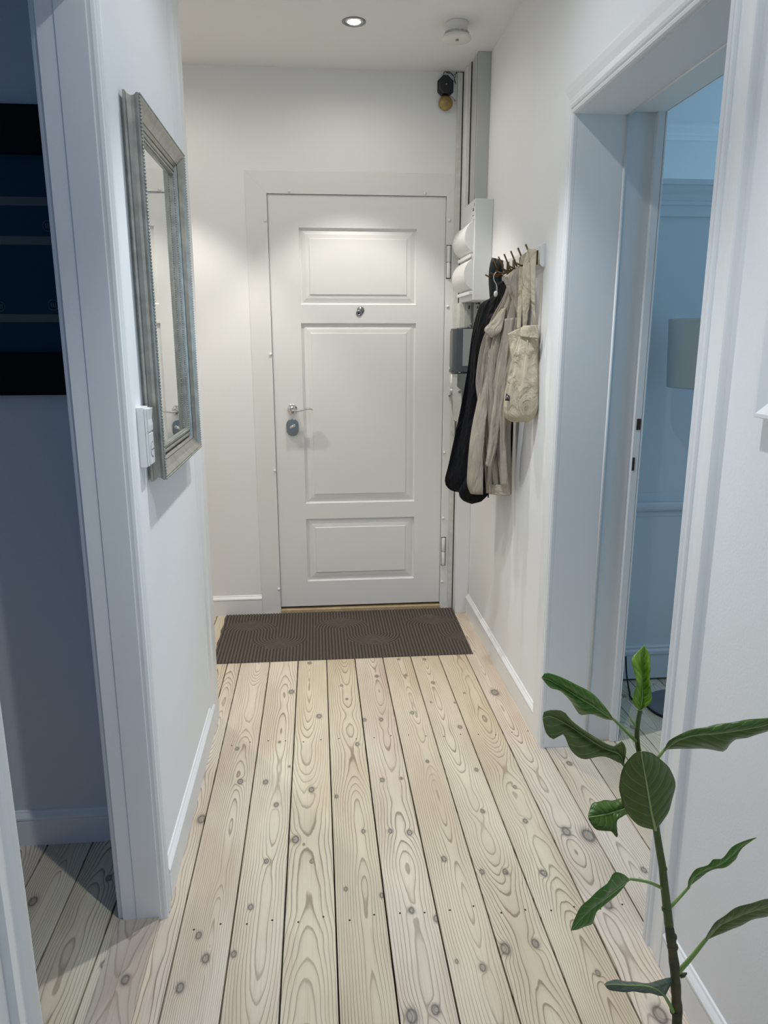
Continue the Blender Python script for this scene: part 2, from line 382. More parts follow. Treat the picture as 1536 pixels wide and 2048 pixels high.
# floor: dark sub floor with every board of its own
floor = struct(MB().box(-3.1, 3.5, REAR, 4.6, -.06, -.028).build('floor', 'dark'))
seams = [-.818 + .1295 * k for k in range(-16, 0)] + [-.818, -.689, -.558, -.433, -.373, -.241, -.111, .020, .151, .282, .413, .545, .675, .804, .940] + [1.071 + .131 * k for k in range(18)]
KN = {16: [(-.778, 1.732, .0143)], 17: [(-.601, 1.803, .0099), (-.64, 1.3, .012)], 18: [(-.535, 1.508, .0088)], 19: [(-.384, 2.04, .0165)],
      20: [(-.316, 2.437, .0088), (-.284, 2.23, .0121), (-.342, 1.425, .0121), (-.295, 1.503, .0121), (-.323, 1.576, .0099)],
      21: [(-.133, 2.864, .0143), (-.164, 2.469, .0066), (-.123, 2.305, .0055), (-.199, 2.219, .011), (-.157, 2.091, .0099), (-.171, 1.831, .0088), (-.201, 1.659, .0088), (-.229, 1.51, .0088)],
      22: [(-.017, 2.647, .0132), (-.045, 2.162, .0121), (-.091, 1.917, .0143), (-.066, 1.893, .0044), (-.044, 1.817, .0044), (-.058, 3.143, .011)],
      23: [(.08, 2.903, .0077), (.122, 2.428, .0099), (.098, 2.779, .0066), (.036, 2.117, .0077), (.113, 1.936, .0077), (.05, 1.701, .0066), (.145, 1.669, .0077)],
      24: [(.159, 2.602, .0099), (.238, 2.978, .0099), (.224, 2.599, .0099), (.193, 2.195, .0099), (.257, 2.198, .0066), (.194, 1.929, .0088), (.251, 1.917, .011), (.218, 1.609, .0099), (.278, 1.575, .0099), (.179, 1.304, .0165), (.233, 1.315, .0121)],
      25: [(.363, 1.416, .0099), (.305, 1.439, .0055), (.369, 2.974, .0077), (.353, 2.64, .0099), (.362, 2.292, .0077), (.335, 1.793, .0099), (.355, 3.144, .0077)],
      26: [(.477, 2.893, .0099), (.521, 2.514, .0099), (.523, 2.225, .0088), (.494, 1.998, .0088), (.432, 1.732, .0088), (.497, 1.726, .0099), (.43, 1.465, .0154), (.441, 2.72, .0055), (.537, 2.707, .0055), (.474, 3.133, .0099), (.508, 1.474, .0121)],
      27: [(.629, 2.115, .0077), (.615, 1.939, .0088), (.594, 2.786, .0055), (.603, 1.711, .011), (.629, 1.376, .0077)],
      28: [(.722, 2.779, .0209), (.724, 1.878, .0165), (.784, 1.854, .0242), (.735, 1.583, .0154), (.724, 1.257, .0198)],
      29: [(.855, 2.234, .0099), (.886, 1.697, .0099)], 31: [(1.18, 2.45, .01)], 32: [(1.25, 2.7, .01)]}
rp = random.Random(3)
for i in range(len(seams) - 1):
    x0, x1 = seams[i], seams[i + 1]
    gap = .0038 if i % 3 else .0046
    ks = KN.get(i, [])
    t = rp.uniform(-.03, .03); yl = rp.uniform(-.02, .03)
    tint = (.745 + t, .655 + t + yl * .2, .515 + t - yl * .8)
    pm = pine('pine board', (x0 + x1) / 2 + rp.uniform(-.02, .02), ks, i * 13.7, tint, rp.choice((150, 175, 200)), None) if 12 <= i <= 34 else pine('pine board plain', (x0 + x1) / 2, [], i * 13.7, tint, 140, None)
    y1 = 4.55
    p = MB().box(x0 + gap / 2, x1 - gap / 2, REAR, y1, -.0275, 0).build('plank', pm, floor, bevel=.0009)
# nail heads punched in rows over the joists
nm = bpy.data.meshes.new('nail'); bmn = bmesh.new(); bmesh.ops.create_cone(bmn, cap_ends=True, segments=8, radius1=.0027, radius2=.0027, depth=.001); bmn.to_mesh(nm); bmn.free(); nm.materials.append(M['hole'])
for yj in (2.47, 1.60):
    for i in range(18, 31):
        for fx in (.27, .76):
            x = seams[i] + fx * (seams[i + 1] - seams[i]); y = yj - .0 * x + rp.uniform(-.012, .012) + (-.02 if x > .4 else 0)
            if -.43 < x < .80 and seams[i + 1] - seams[i] > .1:
                o = bpy.data.objects.new('nail', nm); COL.objects.link(o); o.location = (x, y, .0001); o.parent = floor

# ceiling
struct(MB().box(-3.1, 3.5, REAR, 4.6, ZC, ZC + .12).build('ceiling', 'ceil'))
# back wall with recess behind the entrance door
DX0, DX1, DZ1 = -.218, .655, 2.13
bw = MB().box(-1.45, DX0, YB, YB + .2, 0, ZC).box(DX1, 1.085, YB, YB + .2, 0, ZC).box(DX0, DX1, YB, YB + .2, DZ1, ZC).box(DX0, DX1, YB + .12, YB + .2, 0, DZ1)
struct(bw.build('wall_back', 'wall'))
# right wall, with the doorway to the side room
RY0, RY1, RZ = 1.475, 2.338, 2.105
rw = MB().box(XR, 1.077, REAR, RY0, 0, ZC).box(XR, 1.077, RY1 + .035, YB, 0, ZC).box(XR, 1.077, RY0, RY1 + .035, RZ + .03, ZC)
struct(rw.build('wall_right', 'wall'))
# left wall with doorway to the left room, alcove return
LY0, LY1, LZ = .90, 1.64, 2.125
lw = MB().box(-.522, XL, REAR, LY0, 0, ZC).box(-.522, XL, LY0, LY1, LZ, ZC).box(-.522, XL, LY1, 2.68, 0, ZC)
struct(lw.build('wall_left', 'wall'))
struct(MB().box(-1.45, -.53, 2.55, 2.68, 0, ZC).box(-1.45, -1.35, 2.68, YB, 0, ZC).build('wall_alcove', 'wall'))
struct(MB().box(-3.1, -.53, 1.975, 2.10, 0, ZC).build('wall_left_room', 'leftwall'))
# closing walls the photo does not show; windows let the daylight in, the side room's nearer one added for its light
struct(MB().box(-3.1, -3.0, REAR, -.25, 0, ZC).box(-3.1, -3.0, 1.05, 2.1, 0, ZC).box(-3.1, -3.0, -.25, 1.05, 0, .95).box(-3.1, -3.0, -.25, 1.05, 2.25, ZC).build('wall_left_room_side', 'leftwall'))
struct(MB().box(-3.1, -.38, REAR - .1, REAR, 0, ZC).box(.74, 3.5, REAR - .1, REAR, 0, ZC).box(-.38, .74, REAR - .1, REAR, 0, .8).box(-.38, .74, REAR - .1, REAR, 2.4, ZC).build('wall_rear', 'wall'))
struct(MB().box(3.4, 3.5, REAR, .85, 0, ZC).box(3.4, 3.5, 2.35, 2.9, 0, ZC).box(3.4, 3.5, .85, 2.35, 0, .75).box(3.4, 3.5, .85, 2.35, 2.35, ZC).box(3.4, 3.5, 4.4, 4.6, 0, ZC).box(3.4, 3.5, 2.9, 4.4, 0, .75).box(3.4, 3.5, 2.9, 4.4, 2.35, ZC).build('wall_side_room_window', 'wall'))
struct(MB().box(1.085, 3.5, 4.53, 4.63, 0, ZC).build('wall_side_room_far', 'wall'))
cp = [(0, 0), (.0, .085), (.012, .085), (.018, .070), (.030, .062), (.034, .050), (.060, .030), (.064, .018), (.085, .012), (.085, 0)]
cm = MB(); cm.loft([[(x, 4.53 - a, ZC - b_) for a, b_ in cp] for x in (1.085, 3.4)], True, True, False)
struct(cm.build('trim_5', 'trim'))

# baseboards: extruded profile (out, up)
BP = [(0, 0), (.014, 0), (.014, .078), (.0125, .082), (.0155, .086), (.0155, .092), (.011, .098), (.006, .103), (.004, .108), (0, .110)]
def baseboard(name, a, b_, nrm, prof=BP):
    a, b_, nrm = Vector(a), Vector(b_), Vector(nrm)
    mb = MB().loft([[p + nrm * o + Vector((0, 0, h)) for o, h in prof] for p in (a, b_)], True, True, False)
    return struct(mb.build(name, 'trim'))
baseboard('baseboard_right', (XR, RY1 + .097, 0), (XR, 3.70, 0), (-1, 0, 0))
baseboard('baseboard_right_near', (XR, REAR, 0), (XR, RY0 - .097, 0), (-1, 0, 0))
baseboard('baseboard_left', (XL, LY1 + .062, 0), (XL, 2.60, 0), (1, 0, 0))
baseboard('baseboard_back', (-1.35, YB, 0), (-.317, YB, 0), (0, -1, 0))
baseboard('baseboard_left_room', (-3.0, 1.975, 0), (-.53, 1.975, 0), (0, -1, 0), [(o, h) for o, h in BP])
# corner board at the end of the left wall
cb = MB().loft([[(x, y, z) for x, y in [(XL, 2.545), (-.418, 2.552), (-.416, 2.60), (-.410, 2.612), (-.410, 2.69), (-.55, 2.69), (-.55, 2.68), (XL, 2.68)]] for z in (0, ZC)], True, True, False)
struct(cb.build('trim_6', 'trim'))

# ------------------------------------------------------------------ door casings
CP = [(0, 0), (0, .010), (.003, .015), (.009, .017), (.014, .014), (.0155, .009), (.018, .009), (.020, .015), (.026, .018), (.031, .016), (.033, .011),
      (.050, .010), (.070, .014), (.088, .016), (.094, .016), (.096, .013), (.096, 0)]
# side room doorway (right)
dr = sempty('door_2', (XR, 1.9, 0))
mb = MB(); rect_sweep(mb, (RY0, 0, RY1, RZ), CP, lambda u, v, d: (XR - d, u, v), 'legs'); mb.build('casing', 'trim', dr)
ln = MB()   # lining: two steps deep, far jamb, near jamb, head
for ya, yb, sgn in ((RY1, RY1 + .034, 1), (RY0, RY0 - .001, -1)):
    ln.box(XR - .0, .952, RY1, RY1 + .046, 0, RZ + .03) if sgn > 0 else ln.box(XR, 1.085, RY0 - .03, RY0, 0, RZ)
ln.box(.952, 1.06, RY1 + .038, RY1 + .06, 0, RZ + .03)
ln.box(1.052, 1.0775, RY1 + .0185, RY1 + .06, 0, RZ + .03)
ln.box(XR, .952, RY0, RY1 + .034, RZ, RZ + .03).box(.952, 1.0775, RY0, RY1 + .034, RZ + .018, RZ + .05)
ln.build('lining', 'trim', dr, bevel=.002)
bd = MB().tube([(.950, RY1 + .001, 0), (.950, RY1 + .001, RZ)], .0045, 10).tube([(.950, RY0, RZ + .001), (.950, RY1 + .001, RZ + .001)], .0045, 10)
bd.build('bead', 'trim', dr)
mb = MB(); rect_sweep(mb, (RY0, 0, RY1 + .018, RZ + .018), CP, lambda u, v, d: (1.077 + d * .5, u, v), 'legs'); mb.build('casing', 'trim', dr)
for z0, z1, x0, x1 in ((1.155, 1.192, 1.060, 1.074), (1.018, 1.062, 1.055, 1.063)):
    MB().box(x0, x1, RY1 + .017, RY1 + .019, z0, z1).build('lock_mortice', 'hole', dr)
# left room doorway
dl = sempty('door_3', (XL, 1.27, 0))
CPL = [(0, 0), (0, .008), (.003, .014), (.009, .016), (.015, .012), (.017, .007), (.020, .007), (.022, .014), (.028, .018), (.034, .014), (.038, .010), (.056, .012), (.062, .012), (.062, 0)]
mb = MB(); rect_sweep(mb, (LY0, 0, LY1, LZ), CPL, lambda u, v, d: (XL + d, u, v), 'legs'); mb.build('casing', 'trim', dl)
mb = MB(); rect_sweep(mb, (LY0 - .007, 0, LY1 + .007, LZ + .007), CPL, lambda u, v, d: (-.522 - d, u, v), 'legs'); mb.build('casing', 'trim', dl)
ln = MB().box(-.487, XL, LY1 - .003, LY1 + .01, 0, LZ).box(-.5225, -.487, LY1 + .012, LY1 + .018, 0, LZ)
ln.box(-.522, XL, LY0 - .01, LY0 + .006, 0, LZ).box(-.522, XL, LY0, LY1, LZ - .006, LZ + .01)
ln.build('lining', 'trim', dl, bevel=.0015)
for z0, z1, x0, x1 in ((1.075, 1.103, -.506, -.489), (.990, 1.020, -.498, -.488)):
    MB().box(x0, x1, LY1 + .0095, LY1 + .0125, z0, z1).build('lock_mortice', 'hole', dl)
MB().box(-.535, -.487, LY0, LY1 + .005, 0, .004).box(-.487, -.43, LY0, LY1 - .001, 0, .009).build('threshold_board', pine('worn threshold pine', -.48, [(-.47, 1.45, .012)], 77, (.62, .55, .46), 120, None), dl, bevel=.002)

# ------------------------------------------------------------------ entrance door
dd = sempty('door_1', (.22, YB, 0))
yf = YB + .004   # leaf front
LX0, LX1, LZ0, LZ1 = -.2145, .6515, .036, 2.1265
PX0, PX1 = -.069, .509
PN = [(.176, .523), (.607, 1.529), (1.618, 1.978)]
lf = MB()
zs = [LZ0, .176, .523, .607, 1.529, 1.618, 1.978, LZ1]; xs = [LX0, PX0, PX1, LX1]
for i in range(7):
    for j in range(3):
        if j == 1 and i in (1, 3, 5): continue
        lf.add([(xs[j], yf, zs[i]), (xs[j + 1], yf, zs[i]), (xs[j + 1], yf, zs[i + 1]), (xs[j], yf, zs[i + 1])], [(0, 1, 2, 3)])
y2 = yf + .045
lf.add([(LX0, yf, LZ0), (LX0, yf, LZ1), (LX0, y2, LZ1), (LX0, y2, LZ0), (LX1, yf, LZ0), (LX1, yf, LZ1), (LX1, y2, LZ1), (LX1, y2, LZ0)],
       [(0, 1, 2, 3), (4, 5, 6, 7), (1, 5, 6, 2), (0, 4, 7, 3), (3, 2, 6, 7)])
lf.build('door_leaf', 'door', dd)
PP = [(0, 0), (-.002, -.010), (-.006, -.0125), (-.010, -.0125), (-.016, -.0105), (-.030, -.0065), (-.043, -.0055), (-.0475, -.0055), (-.049, -.0015), (-.0515, -.0010)]
for z0, z1 in PN:
    pb = MB(); rect_sweep(pb, (PX0, z0, PX1, z1), PP, lambda u, v, d: (u, yf - d, v), 'closed')
    k = .0515; pb.add([(PX0 + k, yf + .001, z0 + k), (PX1 - k, yf + .001, z0 + k), (PX1 - k, yf + .001, z1 - k), (PX0 + k, yf + .001, z1 - k)], [(0, 1, 2, 3)])
    pb.build('panel', 'door', dd)
# flat casing, mitred, cut short at the right by the batten
mb = MB(); rect_sweep(mb, (DX0, 0, DX1, DZ1), [(-.002, .0), (-.001, .0045), (0, .005), (.0985, .005), (.1, .0035), (.1, 0)], lambda u, v, d: (min(u, .694), YB - d, v), 'legs')
mb.build('casing', 'door', dd)
MB().add([(DX0, YB - .0053, DZ1), (DX0 + .0012, YB - .0053, DZ1), (DX0 - .0985, YB - .0053, DZ1 + .1), (DX0 - .0997, YB - .0053, DZ1 + .1),
          (DX1, YB - .0053, DZ1), (DX1 + .0012, YB - .0053, DZ1), (.694, YB - .0053, DZ1 + .04), (.694, YB - .0053, DZ1 + .0385)], [(0, 1, 2, 3), (4, 5, 6, 7)]).build('mitre_joint', 'oldtrim', dd)
MB().box(DX0, DX1, YB + .055, YB + .075, 0, DZ1).build('shadow_gap', 'dark', dd)
MB().box(DX0 + .001, DX1 - .001, YB - .012, YB + .055, 0, .022).build('threshold', 'oak', dd, bevel=.003)
for zt in (1.90, .404):
    h = MB()
    for a, b_ in ((zt - .077, zt), (zt - .152, zt - .079)):
        h.lathe([(.0085, a), (.0098, a + .002), (.0098, b_ - .002), (.0085, b_)], (.668, YB - .008, 0), 'z', 14)
    h.build('hinge', 'door', dd)
    MB().box(.6565, .681, YB - .0062, YB - .004, zt - .156, zt + .004).build('hinge_recess', 'dark', dd)
for x, z in ((-.228, 2.006), (-.225, 1.377), (-.223, .788), (-.224, .141), (.668, 2.018), (.668, 1.611), (.664, .869), (.664, .514), (.664, .155), (-.11, 2.139), (.546, 2.139)):
    MB().lathe([(.0075, 0), (.0070, -.004), (.0045, -.007), (.0006, -.008)], (x, YB - .005, z), 'y', 12).build('screw_cap', 'trim', dd)
ph = MB().lathe([(.0155, 0), (.0155, -.004), (.012, -.006), (.0065, -.006), (.0065, -.001)], (.221, yf, 1.578), 'y', 24).build('peephole', 'steel', dd)
MB().lathe([(.0062, 0), (.001, -.002)], (.219, yf - .001, 1.578), 'y', 16).build('lens', 'dark', ph).location = (0, 0, 0)
cv = MB().lathe([(.0175, 0), (.0175, -.002), (.001, -.002)], (.229, yf - .003, 1.592), 'y', 28).build('peephole_cover', 'steel', dd)
hd = MB().lathe([(.0255, 0), (.0255, -.006), (.0225, -.009), (.012, -.010), (.0105, -.013), (.0098, -.040), (.009, -.046)], (-.124, yf, 1.104), 'y', 32)
lv = hd.tube(crom([(-.126, yf - .046, 1.102), (-.108, yf - .049, 1.099), (-.085, yf - .051, 1.100), (-.060, yf - .050, 1.106), (-.040, yf - .049, 1.109), (-.026, yf - .048, 1.105), (-.019, yf - .048, 1.101)], 16),
             [.0105, .0105, .0105, .011, .0112, .0115, .012, .0125, .013, .013, .013, .0125, .0115, .010, .008, .004], 14, flat=.48).build('lever_handle', 'chrome', dd)
es = MB(); ring = []
for k in range(40):
    a = 2 * PI * k / 40; sgn = 1 if math.sin(a) > 0 else -1
    ring.append((math.cos(a) * .0318, math.sin(a) * .0318 + sgn * .0125))
es.loft([[(-.126 + x * f, yf - h, 1.0105 + z * f) for x, z in ring] for f, h in ((1, 0), (1, .009), (.93, .0125), (.5, .0128))], True, True, False).build('lock_escutcheon', 'steel', dd)
MB().lathe([(.0085, 0), (.008, -.012), (.006, -.014)], (-.126, yf - .0125, 1.018), 'y', 20).build('thumb_turn', 'chrome', dd)
MB().tube([(-.138, yf - .030, 1.011), (-.126, yf - .032, 1.018), (-.112, yf - .030, 1.026)], [.006, .0085, .007], 12).build('thumb_turn', 'chrome', dd)

# ------------------------------------------------------------------ right back corner: battens and duct
struct(MB().box(.6945, .7185, 3.772, YB, 0, ZC - .004).build('trim_1', 'oldtrim', bevel=.003))
struct(MB().box(.7185, .7235, 3.778, YB - .004, 0, ZC).build('trim_2', 'dark'))
struct(MB().box(.7235, XR, 3.70, YB, 0, ZC).build('trim_3', 'trim', bevel=.003))
ud = sempty('trim_4', (.76, 3.6, 2.05))
MB().box(.7365, XR, 3.52, 3.6435, 2.03, ZC).build('duct', 'duct', ud, bevel=.0015)
MB().box(.7325, .765, 3.6435, 3.6475, 2.03, ZC - .002).build('joint', 'dark', ud)
MB().box(.7285, XR, 3.6475, 3.70, 2.03, ZC).build('duct', 'oldtrim', ud, bevel=.0015)
MB().box(.7363, .7375, 3.528, 3.5315, 2.03, ZC).build('joint', 'dark', ud)

# ------------------------------------------------------------------ electrical cabinets on the right wall
fb = thing('fuse_box', 'white plastic fuse box with two bulging round covers, above the coats in the corner', 'fuse box', (XR, 3.56, 1.62))
FX = .712
MB().box(FX, XR, 3.392, 3.70, 1.622, 2.052).build('body', 'greycab', fb, bevel=.004)
for zc in (1.895, 1.735):
    c = MB(); n = 18; R_, cxr = .078, FX + .036
    arc = []
    for k in range(n + 1):
        a = math.radians(-62 + 124 * k / n); arc.append((cxr - math.cos(a) * R_, zc + math.sin(a) * R_))
    arc += [(FX + .01, zc + .069), (FX + .01, zc - .069)]
    c.loft([[(x, y, z) for x, z in arc] for y in (3.398, 3.69)], True, True, False)
    c.build('round_cover', 'plastic', fb, bevel=.0015)
    MB().box(FX - .016, FX + .003, 3.397, 3.69, zc - .088, zc - .073).build('cover_ledge', 'plastic', fb, bevel=.0015)
    MB().box(FX - .008, FX + .002, 3.397, 3.402, zc + .066, zc + .074).build('cover_clip', 'greycab', fb)
for y0, y1, z0, z1 in ((3.402, 3.408, 2.022, 2.035), (3.412, 3.436, 2.004, 2.010), (3.416, 3.432, 2.012, 2.016), (3.414, 3.440, 1.984, 1.987)):
    MB().box(FX - .0006, FX + .001, y0, y1, z0, z1).build('printed_mark', 'label', fb)
YM = 3.60
def mx(px, py=700, Y=YM): return at(px, py, Y).x
def mz(py, px=930, Y=YM): return at(px, py, Y).z
mc = thing('meter_panel', 'cream backing board with clear covered connection panel just under the fuse box', 'meter panel', (XR, 3.66, 1.49))
zt, zb = 1.6215, mz(656)
MB().box(mx(921, 630), mx(933, 630), YM + .03, 3.698, zb, zt).build('backing_board', 'cream', mc, bevel=.002)
MB().box(mx(933, 630), mx(944, 630), YM + .012, 3.698, zb, zt).build('connection_cover', 'clear', mc, bevel=.002)
MB().box(mx(944, 630), mx(947, 630), YM + .004, 3.698, zb, zt).build('divider', 'metalgrey', mc)
MB().box(mx(947, 630), mx(959, 630), YM + .008, 3.698, zb, zt).build('connection_cover', 'cream', mc, bevel=.002)
MB().box(mx(959, 630), XR, YM, 3.698, zb, zt).build('connection_cover', 'metalgrey', mc, bevel=.002)
for a0, a1, c0, c1, m_ in ((936.5, 939, 611, 618, 'label'), (951, 956, 608, 623, 'white'), (951, 953.5, 606, 608.5, 'label'), (954.5, 957.5, 605, 608, 'label'), (953, 955.5, 612, 617, 'label'), (953, 956, 620, 622.5, 'label')):
    MB().box(mx(a0, 630, YM + .01), mx(a1, 630, YM + .01), YM + .0065, YM + .014, mz(c1, 950), mz(c0, 950)).build('printed_label', m_, mc)
for p in ((937, 653), (942, 649)):
    q = at(p[0], p[1], YM + .006); MB().lathe([(.0045, .008), (.0045, -.006), (.001, -.007)], q, 'y', 10).build('seal_screw', 'steel', mc)
em = thing('electricity_meter', 'dark blue-grey electricity meter with light grey window below the fuse box', 'meter', (XR, 3.66, 1.31))
MB().loft([[(x, y, z) for x, y in [(mx(907), 3.69), (mx(906.5), YM + .03), (mx(909), YM + .004), (mx(913), YM), (XR, YM), (XR, 3.69)]] for z in (mz(744), mz(657))], True, True, False).build('housing', 'mgrey', em, bevel=.003)
MB().box(mx(925.5), mx(972), YM - .003, YM + .002, mz(732), mz(658)).build('window', 'mlight', em, bevel=.001)
MB().box(mx(906), mx(911), YM + .02, 3.69, mz(735), mz(662)).build('side_cover', 'metalgrey', em, bevel=.002)
MB().box(mx(903.5), mx(918), YM - .006, 3.66, mz(745.5), mz(739)).build('base_lip', 'mgrey', em, bevel=.002)
sb = thing('service_box', 'pale sheet metal service box with keyhole flap under the dark meter', 'box', (XR, 3.66, 1.07))
MB().box(mx(914, 780), XR, YM + .004, 3.69, mz(838), mz(747)).build('body', 'metalgrey', sb, bevel=.002)
MB().box(mx(904, 760), mx(915, 760), YM, 3.685, mz(776), mz(747.5)).build('front_edge', 'cream', sb, bevel=.003)
MB().loft([[tuple(at(px, py, Y)) for px, py in [(906, 774), (911, 770), (923, 781), (923.5, 838), (919, 847), (905.5, 838)]] for Y in (YM - .006, YM)], True, True, False).build('hinged_flap', 'cream', sb, bevel=.001)
MB().lathe([(.008, 0), (.008, -.003), (.002, -.003)], at(919.5, 783, YM - .006), 'y', 14).build('keyhole', 'steel', sb)
q = at(904, 760, YM + .01); MB().tube([q + Vector((0, 0, .03)), q - Vector((0, 0, .045))], .008, 10).lathe([(.0095, -.055), (.0095, -.043)], q, 'z', 10).build('pin', 'plastic', sb)
wp = thing('wall_cable', 'thin white painted cable with knotted end beside the door hinges', 'cable', (.69, 3.768, .6))
MB().tube(crom([(.690, 3.768, 1.26), (.684, 3.767, 1.17), (.690, 3.767, 1.13), (.697, 3.767, 1.08), (.706, 3.767, 1.03), (.708, 3.767, .96)], 18), .0045, 8).build('cable', 'oldtrim', wp)
MB().tube([(.676, 3.760, 1.165), (.686, 3.757, 1.172), (.694, 3.760, 1.178)], .0035, 8).build('cable_end', 'steel', wp)

# ------------------------------------------------------------------ doorbell
db = thing('doorbell', 'old black doorbell with round brass gong high in the far corner', 'doorbell', (.638, YB, 2.51))
hexa = [(.600, 2.586), (.600, 2.634), (.627, 2.660), (.649, 2.660), (.676, 2.636), (.676, 2.588), (.652, 2.566), (.622, 2.566)]
b1 = MB()
def inset(poly, f):
    cx = sum(p[0] for p in poly) / len(poly); cz = sum(p[1] for p in poly) / len(poly)
    return [(cx + (x - cx) * f, cz + (z - cz) * f) for x, z in poly]
b1.loft([[(x, YB - d, z) for x, z in inset(hexa, f)] for f, d in ((1, 0), (1, .008), (.86, .012), (.80, .030), (.72, .034))], True, True, False)
b1.build('housing', 'bell', db, bevel=.001)
MB().lathe([(.0325, -.012), (.0335, -.020), (.031, -.028), (.022, -.034), (.006, -.037), (.001, -.037)], (.638, YB, 2.537), 'y', 36).lathe([(.004, -.012), (.004, 0)], (.638, YB, 2.537), 'y', 10).build('gong', 'brass', db)
for x, z in ((.638, 2.541), (.638, 2.612), (.638, 2.6525)):
    MB().lathe([(.0042, 0), (.0042, -.002), (.001, -.003)], (x, YB - (.036 if z < 2.62 and z > 2.55 else (.037 if z < 2.55 else .012)), z), 'y', 10).build('screw', 'steel' if z < 2.65 else 'trim', db)
MB().tube([(.655, YB - .02, 2.575), (.672, YB - .022, 2.556), (.679, YB - .022, 2.549)], .0013, 6).lathe([(.001, -.004), (.0038, -.002), (.0038, .002), (.001, .004)], (.681, YB - .022, 2.547), 'y', 10).build('clapper', 'steel', db)
MB().tube(crom([(.628, YB - .01, 2.652), (.626, YB - .018, 2.664), (.636, YB - .02, 2.671), (.648, YB - .018, 2.664), (.662, YB - .012, 2.667), (.676, YB - .014, 2.652), (.684, YB - .015, 2.625)], 26), .0013, 6).build('wire', 'rubber', db)
MB().tube(crom([(.640, YB - .008, 2.668), (.655, YB - .014, 2.671), (.672, YB - .014, 2.655), (.690, YB - .012, 2.672), (.678, YB - .014, 2.640), (.686, YB - .015, 2.620)], 26), .0013, 6).build('wire', 'rubber', db)

# ------------------------------------------------------------------ smoke detector and downlight
sd = thing('smoke_detector', 'round cream smoke detector hanging from the ceiling near the corner', 'smoke detector', (.588, 3.24, ZC))
MB().lathe([(.046, 0), (.046, -.006), (.043, -.010), (.043, -.030), (.047, -.034), (.047, -.038)], (.588, 3.24, ZC), 'z', 40).build('base', 'plasticw', sd)
MB().lathe([(.047, -.044), (.055, -.049), (.0585, -.055), (.0575, -.060), (.050, -.063), (.001, -.064)], (.588, 3.24, ZC), 'z', 40).build('cap', 'plasticw', sd)
vt = MB()
for k in range(40):
    a = 2 * PI * k / 40; c_, s_ = math.cos(a), math.sin(a)
    vt.tube([(.588 + c_ * .0475, 3.24 + s_ * .0475, ZC - .036), (.588 + c_ * .051, 3.24 + s_ * .051, ZC - .048)], .0012, 5)
o = vt.lathe([(.044, -.036), (.044, -.048)], (.588, 3.24, ZC), 'z', 30).build('vent_ribs', 'plasticw', sd); o['kind'] = 'stuff'
MB().lathe([(.006, 0), (.006, -.0015), (.001, -.002)], (.588, 3.228, ZC - .066), 'z', 14).build('test_button', 'steel', sd)
dn = thing('downlight', 'round recessed downlight glowing in the hall ceiling', 'downlight', (.18, 3.264, ZC))
MB().lathe([(.047, .0), (.047, -.003), (.042, -.005), (.036, -.003), (.036, .0), (.047, .0)], (.18, 3.264, ZC), 'z', 40, caps=False).build('rim', 'steel', dn)
MB().lathe([(.036, -.001), (.030, -.0012), (.026, -.002)], (.18, 3.264, ZC), 'z', 40, caps=False).build('reflector', 'chrome', dn)
MB().lathe([(.0255, -.0018), (.0255, -.0024), (.001, -.0024)], (.18, 3.264, ZC), 'z', 36, caps=False).build('lamp_glass', 'glow', dn)

# ------------------------------------------------------------------ doormat
RIB = []; mt = MB(); X0, X1, Y0, Y1 = -.508, .712, 3.168, 3.776; nx, ny = 300, 84; p_ = .0155
ups = [-.362 + .465 * k for k in range(-1, 4)]; dns = [u + .155 for u in ups]; RR = .1395
rows = []
rm = random.Random(5)
for j in range(ny + 1):
    row = []
    y = Y0 + (Y1 - Y0) * j / ny
    for i in range(nx + 1):
        x = X0 + (X1 - X0) * i / nx; s_ = x - ups[0]
        for c_ in ups:
            if y > 3.53 and math.hypot(x - c_, y - 3.53) < RR: s_ = math.hypot(x - c_, y - 3.53)
        for c_ in dns:
            if y < 3.44 and math.hypot(x - c_, y - 3.44) < RR: s_ = math.hypot(x - c_, y - 3.44)
        h = .0078 + .0030 * math.cos(2 * PI * s_ / p_) + rm.uniform(-.0002, .0002)
        edge = .0035 * math.sin(y * 40) if i == 0 else 0
        sl = .012 * (j / ny)
        xx = x + edge + (sl if i > nx / 2 else -sl * .2 if i < 6 else 0) * (abs(i - nx / 2) / (nx / 2)) ** 2
        if i in (0, nx) or j in (0, ny): h = .0005
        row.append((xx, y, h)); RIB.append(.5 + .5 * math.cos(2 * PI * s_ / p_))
    rows.append(row)
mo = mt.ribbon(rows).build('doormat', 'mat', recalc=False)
ra = mo.data.attributes.new('rib', 'FLOAT', 'POINT'); ra.data.foreach_set('value', RIB)
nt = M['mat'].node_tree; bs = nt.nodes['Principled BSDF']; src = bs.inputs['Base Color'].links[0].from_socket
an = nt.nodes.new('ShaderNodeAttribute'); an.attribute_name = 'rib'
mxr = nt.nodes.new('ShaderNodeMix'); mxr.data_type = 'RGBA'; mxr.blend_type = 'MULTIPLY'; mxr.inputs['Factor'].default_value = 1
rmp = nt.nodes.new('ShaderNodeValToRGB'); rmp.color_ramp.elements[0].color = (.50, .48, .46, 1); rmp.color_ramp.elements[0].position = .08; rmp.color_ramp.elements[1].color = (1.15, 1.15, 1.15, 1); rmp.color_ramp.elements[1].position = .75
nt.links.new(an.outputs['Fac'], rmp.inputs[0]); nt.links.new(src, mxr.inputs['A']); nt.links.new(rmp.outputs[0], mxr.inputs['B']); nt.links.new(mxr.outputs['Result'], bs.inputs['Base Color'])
tag(mo, 'brown-grey ribbed doormat with raked arc pattern in front of the entrance door', 'doormat')

